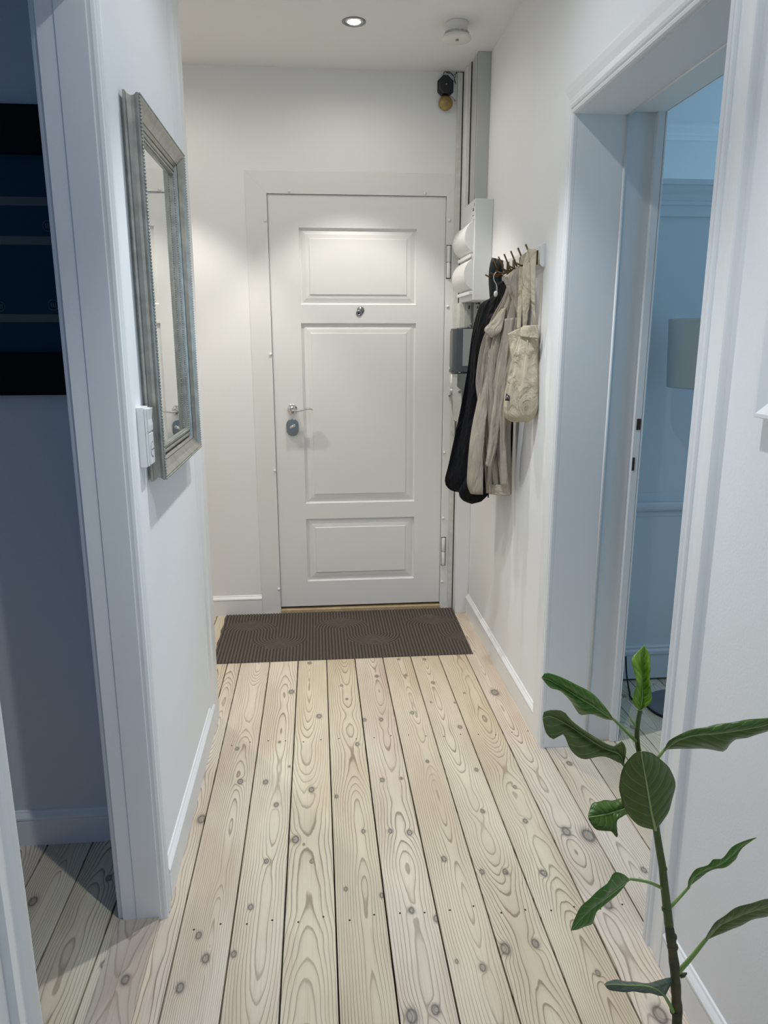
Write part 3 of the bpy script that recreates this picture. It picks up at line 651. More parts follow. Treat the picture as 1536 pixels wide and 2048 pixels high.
# ------------------------------------------------------------------ mirror on the left wall
mi = thing('wall_mirror', 'tall mirror in a stepped silver frame on the left wall', 'mirror', (XL, 2.14, 1.10))
GX = XL + .013
mr_ = (1.925, 1.178, 2.365, 1.918)
MP = [(0, .012), (.001, .019), (.008, .021), (.012, .017), (.016, .022), (.021, .022), (.023, .014), (.027, .012), (.029, .020), (.036, .027), (.052, .036), (.062, .045), (.067, .045), (.071, .042),
      (.0715, .038), (.067, .031), (.066, .024), (.070, .015), (.075, .013), (.075, .008), (.062, .008), (.062, 0)]
mb = MB(); rect_sweep(mb, mr_, MP, lambda u, v, d: (XL + d, u, v), 'closed'); mb.build('frame', 'silver', mi)
gv = MB(); rect_sweep(gv, mr_, [(.0232, .0145), (.0268, .0145)], lambda u, v, d: (XL + d, u, v), 'closed'); rect_sweep(gv, mr_, [(.0125, .0175), (.0140, .0198)], lambda u, v, d: (XL + d, u, v), 'closed'); rect_sweep(gv, mr_, [(.0345, .0262), (.0362, .0275)], lambda u, v, d: (XL + d, u, v), 'closed'); gv.build('frame_groove', 'silverd', mi)
MB().box(XL + .004, GX, mr_[0] - .004, mr_[2] + .004, mr_[1] - .004, mr_[3] + .004).build('mirror_glass', 'mirror', mi)
def beads(wo, d, step, r):
    b_ = MB(); y0, z0, y1, z1 = mr_[0] - wo, mr_[1] - wo, mr_[2] + wo, mr_[3] + wo
    pts = []
    for (a, c_) in (((y0, z0), (y0, z1)), ((y0, z1), (y1, z1)), ((y1, z1), (y1, z0)), ((y1, z0), (y0, z0))):
        L_ = math.hypot(c_[0] - a[0], c_[1] - a[1]); n = int(L_ / step)
        pts += [(a[0] + (c_[0] - a[0]) * k / n, a[1] + (c_[1] - a[1]) * k / n) for k in range(n)]
    for y, z in pts:
        X = XL + d
        b_.add([(X - r, y, z), (X + r, y, z), (X, y - r, z), (X, y + r, z), (X, y, z - r), (X, y, z + r)],
               [(0, 2, 4), (0, 4, 3), (0, 3, 5), (0, 5, 2), (1, 4, 2), (1, 3, 4), (1, 5, 3), (1, 2, 5)], True)
    o = b_.build('rope_beading', 'silver', mi); o['kind'] = 'stuff'
beads(.069, .0445, .0075, .0032); beads(.004, .0205, .0065, .0026)

# ------------------------------------------------------------------ switch and socket
sw = thing('switch_socket', 'white light switch above a round socket on the left wall by the mirror', 'switch', (XL, 1.808, 1.145))
y0, y1 = 1.783, 1.833
MB().box(XL, XL + .017, y0, y1, 1.150, 1.294).build('back_box', 'plastic', sw, bevel=.002)
MB().box(XL + .017, XL + .0225, y0 + .002, y1 - .001, 1.153, 1.291).build('cover_plate', 'plastic', sw, bevel=.002)
rk = MB().loft([[(XL + .0225 + o_, y, z) for o_, z in [(0, 1.236), (.004, 1.236), (.0045, 1.250), (.003, 1.264), (.0055, 1.285), (.0065, 1.290), (0, 1.290)]] for y in (y0 + .005, y1 - .004)], True, True, False)
rk.build('rocker', 'plastic', sw, bevel=.0008)
MB().box(XL + .0225, XL + .0262, y0 + .005, y1 - .004, 1.157, 1.231).build('socket_face', 'plastic', sw, bevel=.001)
MB().lathe([(.0185, .0008), (.0175, .0008), (.016, -.003), (.001, -.0035)], (XL + .0262, 1.8085, 1.192), 'x', 28).build('socket_well', 'greycab', sw)
MB().lathe([(.0022, -.0005), (.0022, .0016)], (XL + .0262, 1.8085 - .0085, 1.192), 'x', 10).lathe([(.0022, -.0005), (.0022, .0016)], (XL + .0262, 1.8085 + .0085, 1.192), 'x', 10).build('socket_holes', 'dark', sw)

# ------------------------------------------------------------------ coat rack
cr_ = thing('coat_rack', 'white wall board with six dark bronze double hooks, carrying the coats', 'coat rack', (XR, 2.9, 1.70))
MB().loft([[(XR - o_, y, z) for o_, z in [(0, 1.694), (.010, 1.694), (.018, 1.703), (.018, 1.762), (.010, 1.771), (0, 1.771)]] for y in (2.597, 3.235)], True, True, False).build('board', 'plastic', cr_, bevel=.001)
hy = [2.635, 2.735, 2.835, 2.935, 3.025, 3.115]
for y in hy:
    h = MB().box(XR - .0225, XR - .018, y - .013, y + .013, 1.703, 1.750)
    h.tube([(XR - .021, y, 1.712), (XR - .034, y, 1.716), (.735, y, 1.771)], .0032, 8)
    h.tube([(XR - .021, y, 1.712), (XR - .040, y, 1.703), (.722, y, 1.700), (.704, y, 1.709)], .0032, 8)
    h.build('double_hook', 'bronze', cr_, bevel=0)

# ------------------------------------------------------------------ garments
def garment(rows, folds, n=56, m=40, seed=1, amp=1.0, name='body', mt_='beige', parent=None, caps=True):
    """rows: (Lpx,Lpy,LY, Rpx,Rpy,RY, thickness, fold amplitude)"""
    rr = random.Random(seed)
    Ls = crom([at(r[0], r[1], r[2]) for r in rows], m); Rs = crom([at(r[3], r[4], r[5]) for r in rows], m)
    tk = [Vector((r[6], r[7], 0)) for r in rows]
    def interp(i):
        t = i / (m - 1) * (len(rows) - 1); k = min(int(t), len(rows) - 2); u = t - k
        return tk[k] * (1 - u) + tk[k + 1] * u
    ph = [(rr.uniform(0, 6.28), rr.uniform(-.9, .9)) for _ in folds]
    rings = []
    for i in range(m):
        L_, R_ = Ls[i], Rs[i]; c_ = (L_ + R_) / 2; a = (R_ - L_) / 2; N = Vector((a.y, -a.x, 0)).normalized()
        if N.y > 0: N = -N
        th, fa = interp(i)[0], interp(i)[1]; ring = []
        t = i / (m - 1)
        for k in range(n):
            an = 2 * PI * k / n; f = 0
            for (fr, am), (p0, dr_) in zip(folds, ph): f += am * math.sin(fr * an + p0 + dr_ * t * 3)
            x = math.cos(an); y = math.sin(an)
            e = f * fa * amp
            ring.append(c_ + a * x * (1 - .0 * e) + N * (y * th + e * (abs(y) ** .6)))
        rings.append(ring)
    return MB().loft(rings, True, caps, True).build(name, mt_, parent)
# black padded coat
bc = thing('black_coat', 'long black quilted coat hanging at the far end of the rack, behind the taupe jacket', 'coat', (XR - .05, 3.02, .75))
garment([(994, 570, 3.08, 1006, 562, 3.04, .010, 0), (986, 594, 3.10, 1014, 580, 3.02, .025, .003), (966, 606, 3.13, 1018, 600, 3.0, .038, .006), (957, 628, 3.15, 1022, 618, 2.98, .042, .010), (950, 668, 3.16, 1024, 660, 2.93, .05, .010), (942, 735, 3.17, 1022, 735, 2.97, .046, .016),
         (929, 812, 3.18, 1024, 800, 2.95, .046, .018), (913, 880, 3.18, 1027, 850, 2.93, .046, .018), (900, 930, 3.18, 1023, 905, 2.93, .046, .016), (891.5, 962, 3.18, 1016, 950, 2.93, .042, .013), (901, 979, 3.17, 1008, 978, 2.90, .035, .006), (921, 985, 3.12, 998, 988, 2.92, .012, .001)],
        [(5, .5), (9, .6), (14, .4)], n=90, m=56, seed=4, name='body', mt_='blackcoat', parent=bc)
garment([(945, 930, 3.0, 980, 930, 2.95, .02, .003), (930, 960, 3.03, 982, 962, 2.95, .03, .004), (918.5, 984, 3.05, 978, 985, 2.96, .032, .004), (926, 1000, 3.05, 972, 994, 2.97, .028, .003), (944, 1008, 3.03, 962, 1003, 2.98, .01, 0)],
        [(4, .5), (7, .4)], seed=2, m=20, name='sleeve', mt_='blackcoat', parent=bc)
hoodrows = []
garment([(1001, 590, 2.99, 1012, 585, 2.96, .01, 0), (990, 620, 3.0, 1014, 612, 2.95, .022, .004), (984, 648, 3.0, 1012, 640, 2.95, .024, .006), (990, 668, 3.0, 1008, 662, 2.96, .012, .002)],
        [(6, .7), (11, .5)], seed=8, m=24, name='quilted_hood', mt_='blackcoat', parent=bc)
MB().tube(crom([at(962, 628, 3.1), at(953, 655, 3.11), at(946, 678, 3.12), at(941.5, 687.5, 3.12)], 14), [.010, .0105, .011, .011, .010, .009, .008, .007, .006, .005, .0045, .004, .003, .001], 8, flat=.4).build('tie_end', 'blackcoat', bc)
MB().tube([at(976.5, 988, 2.97), at(976.5, 995, 2.97)], .0028, 8).build('zip_pull', 'blackcoat', bc)

# coat hanger
hg = thing('coat_hanger', 'white clothes hanger with silver wire hook inside the black coat', 'hanger', (.70, 3.04, 1.62))
MB().tube(crom([at(1006, 549, 2.98), at(1000, 545, 2.98), at(993, 544, 2.98), at(988, 550, 2.98), at(988, 560, 2.98), at(993, 570, 2.98), at(994, 583, 2.98)], 24), .0018, 8).build('wire_hook', 'chrome', hg)
MB().lathe([(.002, .012), (.007, .008), (.008, 0), (.006, -.010)], at(991.5, 588, 2.98), 'z', 14).build('hanger_neck', 'plastic', hg)

# dark straps on the last hook
ds = thing('dark_bag_straps', 'dark green-black bag straps looped over the farthest hook', 'bag', (.73, 3.12, 1.6))
def strap(pts, w_, name, m_, par, t=.0016, wdir=None):
    P = crom(pts, 22); rows = []
    for i, p in enumerate(P):
        tt = (P[min(i + 1, 21)] - P[max(0, i - 1)]).normalized(); side = (wdir or Vector((.25, -.97, 0)))
        side = (side - tt * side.dot(tt)).normalized()
        rows.append([p - side * w_ / 2, p, p + side * w_ / 2])
    return MB().ribbon(rows).build(name, m_, par, solid=t)
LAT = Vector((.92, -.38, 0))
for k, (dx, w_) in enumerate(((0, .020), (9, .024), (15, .022))):
    strap([at(988 + dx, 516 + k * 2, 3.12), at(983.5 + dx, 535, 3.12), at(982 + dx * 1.1, 560, 3.13), at(983.5 + dx, 585, 3.13), at(986 + dx, 612, 3.14)], w_, 'strap', 'blackstrap', ds, .0025, LAT)

# taupe jacket
bj = thing('taupe_jacket', 'taupe cotton jacket with puckered seams hanging in front of the black coat', 'jacket', (XR - .06, 2.88, .8))
garment([(1022, 548, 2.80, 1040, 540, 2.735, .012, 0), (1016, 590, 2.84, 1042, 580, 2.73, .022, .006), (1000, 625, 2.88, 1040, 620, 2.74, .03, .011), (986, 660, 2.90, 1034, 660, 2.75, .036, .014), (974, 700, 2.92, 1026, 700, 2.77, .038, .016),
         (968, 760, 2.93, 1018, 760, 2.79, .038, .018), (972, 820, 2.91, 1012, 820, 2.80, .032, .016), (974, 880, 2.90, 1011, 870, 2.81, .030, .013), (976, 930, 2.89, 1015, 930, 2.81, .030, .011), (977, 970, 2.89, 1018, 968, 2.81, .030, .009), (977, 984, 2.89, 1019, 990, 2.81, .026, .008)],
        [(7, .6), (11, .8), (19, .5)], n=130, m=70, seed=11, amp=1.35, name='body', mt_='beige', parent=bj)
def patch(name, edgeL, edgeR, Y, m_, par, n=26, k=9, bulge=.012, wav=.003, solid=.0022, seed=1, wf=14):
    L_ = crom([at(x, y, Yv) for x, y, Yv in edgeL], n); R_ = crom([at(x, y, Yv) for x, y, Yv in edgeR], n); rows = []
    for i in range(n):
        row = []
        for j in range(k):
            u = j / (k - 1); p = L_[i].lerp(R_[i], u)
            off = bulge * math.sin(PI * u) + wav * math.sin(wf * i / n + 5 * u + seed) * math.sin(PI * min(1, max(0, u)))
            row.append(p + Vector((-.35, -.93, 0)) * off)
        rows.append(row)
    return MB().ribbon(rows).build(name, m_, par, solid=solid)
# front edge panel (placket) with stitched puckers, collar lapel, sleeve
patch('front_panel', [(982, 655, 2.88), (970, 668, 2.88), (968, 690, 2.88), (972, 720, 2.88), (968, 750, 2.88), (960, 780, 2.88), (951, 820, 2.87), (943, 860, 2.87), (938, 900, 2.86), (935, 940, 2.86), (934.5, 968, 2.86), (941, 987, 2.86)],
      [(1012, 618, 2.84), (1008, 650, 2.84), (994, 690, 2.83), (984, 730, 2.83), (978, 770, 2.83), (976, 810, 2.83), (971, 850, 2.82), (968, 890, 2.82), (967, 930, 2.82), (966, 960, 2.82), (966, 985, 2.82), (966, 989, 2.82)], 0, 'beige', bj, n=40, k=11, bulge=.010, wav=.003, seed=3, wf=18)
patch('seam_strip', [(972, 690, 2.862), (975, 730, 2.862), (970, 760, 2.86), (963, 800, 2.855), (957, 840, 2.85), (950, 880, 2.85)],
      [(981, 690, 2.845), (982, 730, 2.845), (977, 760, 2.84), (971, 800, 2.838), (966, 840, 2.835), (959, 880, 2.833)], 0, 'beigeseam', bj, n=50, k=5, bulge=.008, wav=.0022, seed=1, wf=110)
patch('lapel', [(1032, 536, 2.755), (1018, 548, 2.755), (1007.5, 557, 2.755), (1013, 572, 2.75), (1021, 589, 2.75), (1029, 612, 2.745), (1036, 640, 2.745)],
      [(1036, 533, 2.73), (1042, 545, 2.715), (1043, 560, 2.715), (1043, 580, 2.715), (1043, 600, 2.715), (1042, 620, 2.72), (1038, 650, 2.73)], 0, 'beige', bj, n=24, k=8, bulge=.012, wav=.002, seed=6, wf=7)
patch('lapel_edge', [(1007.5, 556, 2.748), (1013, 573, 2.742), (1020, 589, 2.742)], [(1014, 553, 2.74), (1019, 569, 2.735), (1025, 585, 2.735)], 0, 'beigeseam', bj, n=26, k=4, bulge=.005, wav=.0015, seed=6, wf=60)
garment([(1006, 640, 2.80, 1030, 635, 2.74, .014, .003), (1003, 690, 2.80, 1022, 690, 2.75, .017, .004), (996, 740, 2.80, 1014, 742, 2.76, .018, .005), (990, 790, 2.80, 1008, 795, 2.77, .018, .006), (983, 840, 2.80, 1001, 845, 2.77, .018, .006), (977, 890, 2.80, 994, 893, 2.78, .017, .004), (971.5, 928, 2.80, 983, 936, 2.78, .013, .002)],
        [(4, .6), (7, .5)], n=40, m=40, seed=21, name='sleeve', mt_='beige', parent=bj)
garment([(1026, 640, 2.765, 1036, 635, 2.74, .010, .002), (1018, 700, 2.77, 1030, 700, 2.75, .012, .004), (1008, 760, 2.775, 1021, 760, 2.755, .013, .004), (1000, 830, 2.78, 1012, 830, 2.765, .012, .003), (999, 900, 2.785, 1013, 900, 2.77, .010, .002), (1001, 970, 2.79, 1017, 972, 2.775, .008, .001)],
        [(3, .6), (5, .5)], n=30, m=36, seed=23, name='side_fold', mt_='beige', parent=bj)
patch('collar_flap', [(1002, 618, 2.82), (986, 640, 2.82), (969.5, 657, 2.82), (972, 667, 2.82)], [(1012, 616, 2.77), (1008, 640, 2.77), (1001, 664, 2.77), (984, 676, 2.80)], 0, 'beige', bj, n=20, k=7, bulge=.003, wav=.0012, seed=9, wf=12)
patch('hem_band', [(976, 968, 2.865), (978, 988, 2.86)], [(1018, 968, 2.785), (1020, 989, 2.785)], 0, 'beigeseam', bj, n=12, k=12, bulge=.018, wav=.001, seed=2, wf=9)

# canvas tote bag
tb = thing('tote_bag', 'cream canvas tote bag with long handles on the nearest hook of the rack', 'bag', (.75, 2.64, 1.14))
garment([(1042, 655, 2.655, 1075, 652, 2.60, .020, 0), (1040, 675, 2.655, 1075.5, 675, 2.60, .030, .002), (1032, 702, 2.66, 1076, 700, 2.60, .036, .005), (1024, 728, 2.67, 1075.5, 728, 2.60, .040, .007), (1018, 762, 2.68, 1075, 765, 2.59, .042, .008), (1012, 790, 2.69, 1074, 790, 2.585, .042, .007), (1010, 814, 2.69, 1074, 814, 2.58, .040, .004), (1012.5, 835, 2.68, 1068, 834, 2.59, .034, .001), (1024, 843, 2.67, 1056, 844, 2.61, .018, 0)],
        [(3, .5), (5, .7), (8, .5), (13, .3)], n=90, m=56, seed=31, name='bag_body', mt_='tote', parent=tb)
patch('rear_panel', [(1016, 667, 2.72), (1018, 685, 2.72), (1021, 705, 2.71), (1025, 725, 2.70)], [(1046, 653, 2.68), (1044, 685, 2.68), (1042, 710, 2.68), (1036, 740, 2.69)], 0, 'tote', tb, n=16, k=10, bulge=.006, wav=.003, seed=4, wf=6)
patch('top_hem', [(1046, 652, 2.625), (1042, 662, 2.625), (1039, 673, 2.625)], [(1076, 650, 2.562), (1077, 662, 2.562), (1077, 678, 2.562)], 0, 'tote', tb, n=8, k=18, bulge=.014, wav=.0035, seed=5, wf=4)
patch('side_seam', [(1054, 680, 2.595), (1053, 705, 2.59), (1050, 740, 2.587), (1048, 790, 2.582), (1050, 815, 2.582)], [(1056.5, 680, 2.592), (1056, 705, 2.588), (1053, 740, 2.585), (1051, 790, 2.58), (1053, 815, 2.58)], 0, 'tote', tb, n=26, k=3, bulge=.001, wav=.0006, seed=2, wf=60)
def strap2(L_, R_, name, m_, par, **k): return patch(name, L_, R_, 0, m_, par, n=30, k=7, solid=.0025, **k)
strap2([(1056, 498, 2.63), (1053, 506, 2.625), (1046, 534, 2.62), (1045, 575, 2.62), (1045, 609, 2.63), (1046, 655, 2.64)], [(1060, 498, 2.625), (1059, 513, 2.61), (1064, 540, 2.595), (1064, 572, 2.595), (1058, 618, 2.61), (1053, 655, 2.625)], 'handle', 'tote', tb, bulge=.006, wav=.003, seed=2, wf=7)
strap2([(1056, 498, 2.622), (1059.5, 526, 2.60), (1061, 560, 2.59), (1063, 600, 2.59), (1066, 655, 2.60)], [(1073, 499, 2.59), (1072, 530, 2.575), (1070.5, 567, 2.575), (1070, 610, 2.58), (1072, 655, 2.585)], 'handle', 'tote', tb, bulge=.005, wav=.002, seed=5, wf=6)
strap2([(1043, 512, 2.70), (1038, 545, 2.71), (1036, 600, 2.71), (1034, 658, 2.70)], [(1052, 505, 2.68), (1048, 545, 2.69), (1045, 600, 2.69), (1041, 656, 2.68)], 'handle', 'tote', tb, bulge=.004, wav=.002, seed=7, wf=6)
patch('woven_label', [(1012.5, 786, 2.63), (1010, 801, 2.63)], [(1019, 792, 2.625), (1019, 802, 2.625)], 0, 'label', tb, n=5, k=4, bulge=.001, wav=0)
for q in (.5, .8):
    MB().tube(crom([at(1011.5 + 1 * q, 799 - 2 * q, 2.622), at(1012.5 + q, 795 - 3 * q, 2.621), at(1015, 794 - 3 * q, 2.62), at(1017 - q * .3, 798 - q, 2.619)], 10), .0006, 5).build('label_arc', 'white', tb)

# ------------------------------------------------------------------ picture edge on the near right wall
pf = thing('white_picture_frame', 'white framed picture cut by the right edge of the photo', 'picture', (XR, 1.0, 1.33))
rc = (.78, 1.347, 1.204, 1.95)
mb = MB(); rect_sweep(mb, rc, [(0, .004), (0, .016), (.004, .018), (.012, .022), (.024, .028), (.030, .028), (.032, .022), (.032, 0)], lambda u, v, d: (XR - d, u, v), 'closed'); mb.build('frame', 'trim', pf)
MB().box(XR - .005, XR, rc[0], rc[2], rc[1], rc[3]).build('mount', 'paper', pf)

# ------------------------------------------------------------------ dark picture in the left room
dp = thing('dark_framed_print', 'black framed dark teal print with grey bands on the left room wall', 'picture', (-.95, 1.975, 1.31))
Yp = 1.975
def lz(py): return at(10, py, 1.95).z
x0, x1 = -1.42, -.555
zT, zB, zi1, zi0 = lz(215), lz(791), lz(305), lz(705)
mb = MB(); rect_sweep(mb, (x0 + .07, zi0, x1 - .012, zi1), [(0, .003), (0, .022), (zi0 - zB - .002, .025), (zi0 - zB, .023), (zi0 - zB, 0)], lambda u, v, d: (u, Yp - d, v), 'closed'); mb.build('frame', 'picblack', dp)
MB().box(x0 + .07, x1 - .012, Yp - .006, Yp, zi0, zi1).build('print', 'picteal', dp)
for a, c_ in ((390, 408), (470, 487), (628, 644)):
    MB().box(x0 + .07, x1 - .012, Yp - .0068, Yp - .006, lz(c_), lz(a)).build('printed_band', 'picgrey', dp)
for px, py, r_ in ((96, 452, .0125), (107, 610, .013), (0, 613, .012)):
    c_ = at(px, py, Yp - .0075); k_ = MB().lathe([(r_, 0), (r_, -.0006), (r_ * .9, -.0006), (r_ * .9, 0)], c_, 'y', 28, caps=False)
    for t in (-.4, 0, .4):
        k_.box(c_.x + t * r_ - .001, c_.x + t * r_ + .001, c_.y - .0006, c_.y, c_.z - r_ * .45, c_.z + r_ * .45)
    k_.build('round_emblem', 'picink', dp)

# ------------------------------------------------------------------ side room furniture
wd = thing('panelled_cupboard', 'tall white panelled cupboard with cornice in the side room', 'cupboard', (1.7, 3.1, 0))
Yw = 2.84
MB().box(1.16, 2.3, Yw, 3.35, .012, 1.93).build('carcass', 'cabroom', wd, bevel=.002)
co = [(0, 1.90), (.010, 1.90), (.010, 1.937), (.016, 1.94), (.016, 1.952), (.012, 1.956), (.020, 1.975), (.034, 1.992), (.036, 2.004), (.046, 2.006), (.046, 2.024), (0, 2.024)]
MB().loft([[(x, Yw - o_, z) for o_, z in co] for x in (1.13, 2.33)], True, True, False).box(1.13, 2.33, Yw, 3.36, 1.93, 2.024).build('cornice', 'cabroom', wd)
MB().loft([[(x, Yw - o_, z) for o_, z in [(0, .755), (.010, .757), (.012, .765), (.024, .768), (.026, .778), (.026, .790), (.020, .797), (0, .797)]] for x in (1.15, 2.31)], True, True, False).build('middle_rail', 'cabroom', wd)
MB().box(1.16, 2.3, Yw - .004, Yw, .797, .835).box(1.16, 2.3, Yw - .004, Yw, .735, .755).build('rail_board', 'cabroom', wd, bevel=.001)
MB().loft([[(x, Yw - o_, z) for o_, z in [(0, .012), (.014, .012), (.014, .122), (.020, .126), (.020, .140), (.010, .147), (.012, .155), (0, .160)]] for x in (1.15, 2.31)], True, True, False).build('plinth', 'cabroom', wd)
for x in (1.2, 2.2):
    for y in (Yw + .03, 3.25): MB().box(x, x + .05, y, y + .05, 0, .013).build('foot', 'dark', wd)
fl_ = thing('floor_lamp', 'floor lamp with grey drum shade and round grey base in the side room', 'lamp', (1.433, 2.585, 0))
cx, cyl = 1.433, 2.585
MB().lathe([(.120, 0), (.128, .004), (.128, .012), (.120, .018), (.02, .024), (.012, .03)], (cx, cyl, 0), 'z', 48).build('base', 'lampbase', fl_)
MB().lathe([(.131, 0), (.132, .006), (.129, .010)], (cx, cyl, 0), 'z', 48, caps=False).build('base_edge', 'rubber', fl_)
MB().tube([(cx, cyl, .02), (cx, cyl, 1.45)], .009, 14).build('pole', 'lampbase', fl_)
MB().lathe([(.150, 1.278), (.152, 1.284), (.163, 1.512), (.164, 1.520)], (cx, cyl, 0), 'z', 56, caps=False).build('lamp_shade', 'lampshade', fl_, solid=.002)
MB().tube([(cx - .15, cyl, 1.47), (cx + .15, cyl, 1.47)], .002, 6).tube([(cx, cyl - .15, 1.47), (cx, cyl + .15, 1.47)], .002, 6).build('shade_spider', 'steel', fl_)
cbx = MB().tube(crom([(1.292, 2.80, .13), (1.296, 2.79, .06), (1.300, 2.77, .006), (1.285, 2.72, .0045), (1.270, 2.68, .0045), (1.275, 2.63, .0045), (1.30, 2.60, .0045)], 30), .0035, 8).build('power_cord', 'rubber')
tag(cbx, 'thin black power cord looping on the floor behind the door jamb', 'cord')

# ------------------------------------------------------------------ plant in the foreground
pl = thing('potted_plant', 'young broad-leaved fig plant in the foreground, lower right', 'plant', (.56, .91, 0))
YP = .91
pbase = at(1354, 2048, YP)
PX_, PY_ = pbase.x + .006, YP
MB().lathe([(.075, 0), (.080, .004), (.098, .15), (.100, .152), (.106, .153), (.106, .178), (.098, .178), (.094, .150), (.03, .145)], (PX_, PY_, 0), 'z', 40).build('pot', 'pot', pl)
MB().lathe([(.0945, .158), (.05, .164), (.002, .166)], (PX_, PY_, 0), 'z', 30).build('soil', 'soil', pl)
def sp(*p, n=24): return crom([at(x, y, Y) for x, y, Y in p], n)
wood = [Vector((PX_ + .004, PY_, .155)), Vector((PX_ + .004, PY_, .20))] + [at(x, y, YP) for x, y in ((1354, 2048), (1352, 1985), (1349, 1935), (1342, 1878), (1338, 1850))]
MB().tube(crom(wood, 30), [.0095 - .0026 * i / 29 + .0006 * math.sin(i * 1.9) for i in range(30)], 12).build('woody_stem', 'bark', pl)
MB().tube(sp((1338, 1850, YP), (1334, 1815, YP), (1328, 1765, YP), (1325, 1735, YP), (1319, 1700, YP), (1312, 1655, YP), (1303, 1600, YP + .01), (1292, 1545, YP + .01), (1277, 1500, YP + .005), (1274, 1461, YP), (1280, 1421, YP), n=36), [.0069 - .0038 * i / 35 for i in range(36)], 12).build('green_stem', 'stem', pl)
for x, y, r_ in ((1345, 1893, .0085), (1343, 1873, .0083), (1352, 2022, .0098), (1333, 1818, .0073), (1326, 1738, .0062)):
    q = at(x, y, YP); MB().lathe([(r_ * .93, -.003), (r_, 0), (r_ * .93, .003)], q, 'z', 14).build('stem_node', 'bark' if y > 1830 else 'stem', pl)
def leaf(mid, left, right, m_, Yb, Yt, dl=.0, dr=.0, cup=.006, pet=None, n=26, k=7, pr=.0028):
    """mid/left/right pixel polylines base->tip; Yb,Yt depth at base and tip; dl, dr depth offset of the edges"""
    def lift(pl_, off):
        m2 = len(pl_); out = []
        for i, (x, y) in enumerate(pl_):
            t = i / (m2 - 1); out.append(at(x, y, Yb + (Yt - Yb) * t + off * math.sin(PI * min(1, .12 + t * .88))))
        return crom(out, n)
    Mi, Le, Ri = lift(mid, 0), lift(left, dl), lift(right, dr)
    Le[0] = Mi[0].copy(); Ri[0] = Mi[0].copy(); Le[-1] = Mi[-1].copy(); Ri[-1] = Mi[-1].copy()
    verts, faces, uvs = [], [], []
    cols = 2 * k + 1
    for i in range(n):
        t = i / (n - 1)
        for j in range(cols):
            u = j / (cols - 1)
            if j <= k: p = Le[i].lerp(Mi[i], j / k); q = j / k
            else: p = Mi[i].lerp(Ri[i], (j - k) / k); q = 1 - (j - k) / k
            bow = cup * math.sin(PI * q) * math.sin(PI * t) + .0014 * math.sin(26 * t + 7 * abs(u - .5)) * (1 - q) * math.sin(PI * t)
            p = p + Vector((0, -1, .15)) * bow
            verts.append(p); uvs.append((u, t))
    for i in range(n - 1):
        for j in range(cols - 1):
            a = i * cols + j; faces.append((a, a + 1, a + cols + 1, a + cols))
    me = bpy.data.meshes.new('leaf'); me.from_pydata([tuple(v) for v in verts], [], faces)
    uvl = me.uv_layers.new(name='UVMap')
    for lp in me.loops: uvl.data[lp.index].uv = uvs[lp.vertex_index]
    me.polygons.foreach_set('use_smooth', [True] * len(me.polygons)); me.materials.append(LEAFM[m_])
    o = bpy.data.objects.new('leaf', me); COL.objects.link(o); o.parent = pl; o.location = -Vector(pl['origin'])
    q_ = o.modifiers.new('thick', 'SOLIDIFY'); q_.thickness = .0007; q_.offset = 0
    rad = [.0016 * (1 - .8 * i / (n - 1)) + .0003 for i in range(n)]
    r = MB().tube([p + Vector((0, -.0008, 0)) for p in Mi], rad, 6).build('midrib', 'vein', o); r.location = (0, 0, 0)
    if pet:
        MB().tube(crom([at(x, y, Yv) for x, y, Yv in pet] + [Mi[0], Mi[1]], 16), [pr * (1 - .35 * i / 15) for i in range(16)], 8).build('leaf_stalk', 'petiole', pl)
    return o
leaf([(1280, 1421), (1284, 1390), (1285, 1355), (1285, 1322), (1288, 1290)], [(1280, 1421), (1265, 1404), (1272, 1372), (1271, 1350), (1263, 1322), (1277, 1302), (1288, 1290)], [(1280, 1421), (1303, 1402), (1300, 1370), (1300, 1335), (1299, 1310), (1288, 1290)], 'bright', YP, YP + .02, -.02, -.012, .006)
leaf([(1229, 1440), (1205, 1424), (1180, 1407), (1150, 1390), (1120, 1371), (1096, 1358), (1083, 1355)], [(1229, 1440), (1208, 1411), (1190, 1391), (1174, 1380), (1143, 1364), (1119, 1353), (1093, 1345.5), (1083, 1355)],
     [(1229, 1440), (1210, 1438), (1184, 1428), (1162, 1430), (1150, 1416), (1143, 1404), (1122, 1383), (1100, 1375), (1083, 1355)], 'mid', YP - .01, YP - .05, -.018, .012, .008, [(1272, 1482, YP), (1252, 1463, YP)])
leaf([(1247, 1530), (1238, 1508), (1205, 1494), (1165, 1468), (1130, 1446), (1100, 1432), (1085, 1436)], [(1247, 1530), (1252, 1500), (1243, 1482), (1229, 1493), (1193, 1476), (1165, 1458), (1143, 1441), (1127, 1423), (1105, 1419.5), (1088, 1424), (1085, 1436)],
     [(1247, 1530), (1235, 1524), (1209, 1513), (1165, 1517), (1141, 1499), (1126, 1468), (1109, 1479), (1092, 1466), (1085, 1436)], 'olive', YP - .02, YP - .06, -.012, -.012, .007, [(1292, 1548, YP + .005), (1268, 1542, YP)])
leaf([(1329, 1499), (1350, 1482), (1385, 1470), (1430, 1466), (1475, 1460), (1520, 1452), (1562, 1440)], [(1329, 1499), (1342, 1478), (1385, 1459), (1425, 1451), (1475, 1442), (1519, 1437), (1545, 1435), (1562, 1440)],
     [(1329, 1499), (1364, 1497), (1416, 1498), (1447, 1502), (1460, 1490), (1472, 1478), (1494, 1475), (1525, 1466), (1550, 1455), (1562, 1440)], 'dark', YP, YP - .05, -.01, .014, .007, [(1296, 1545, YP + .008), (1315, 1517, YP)])
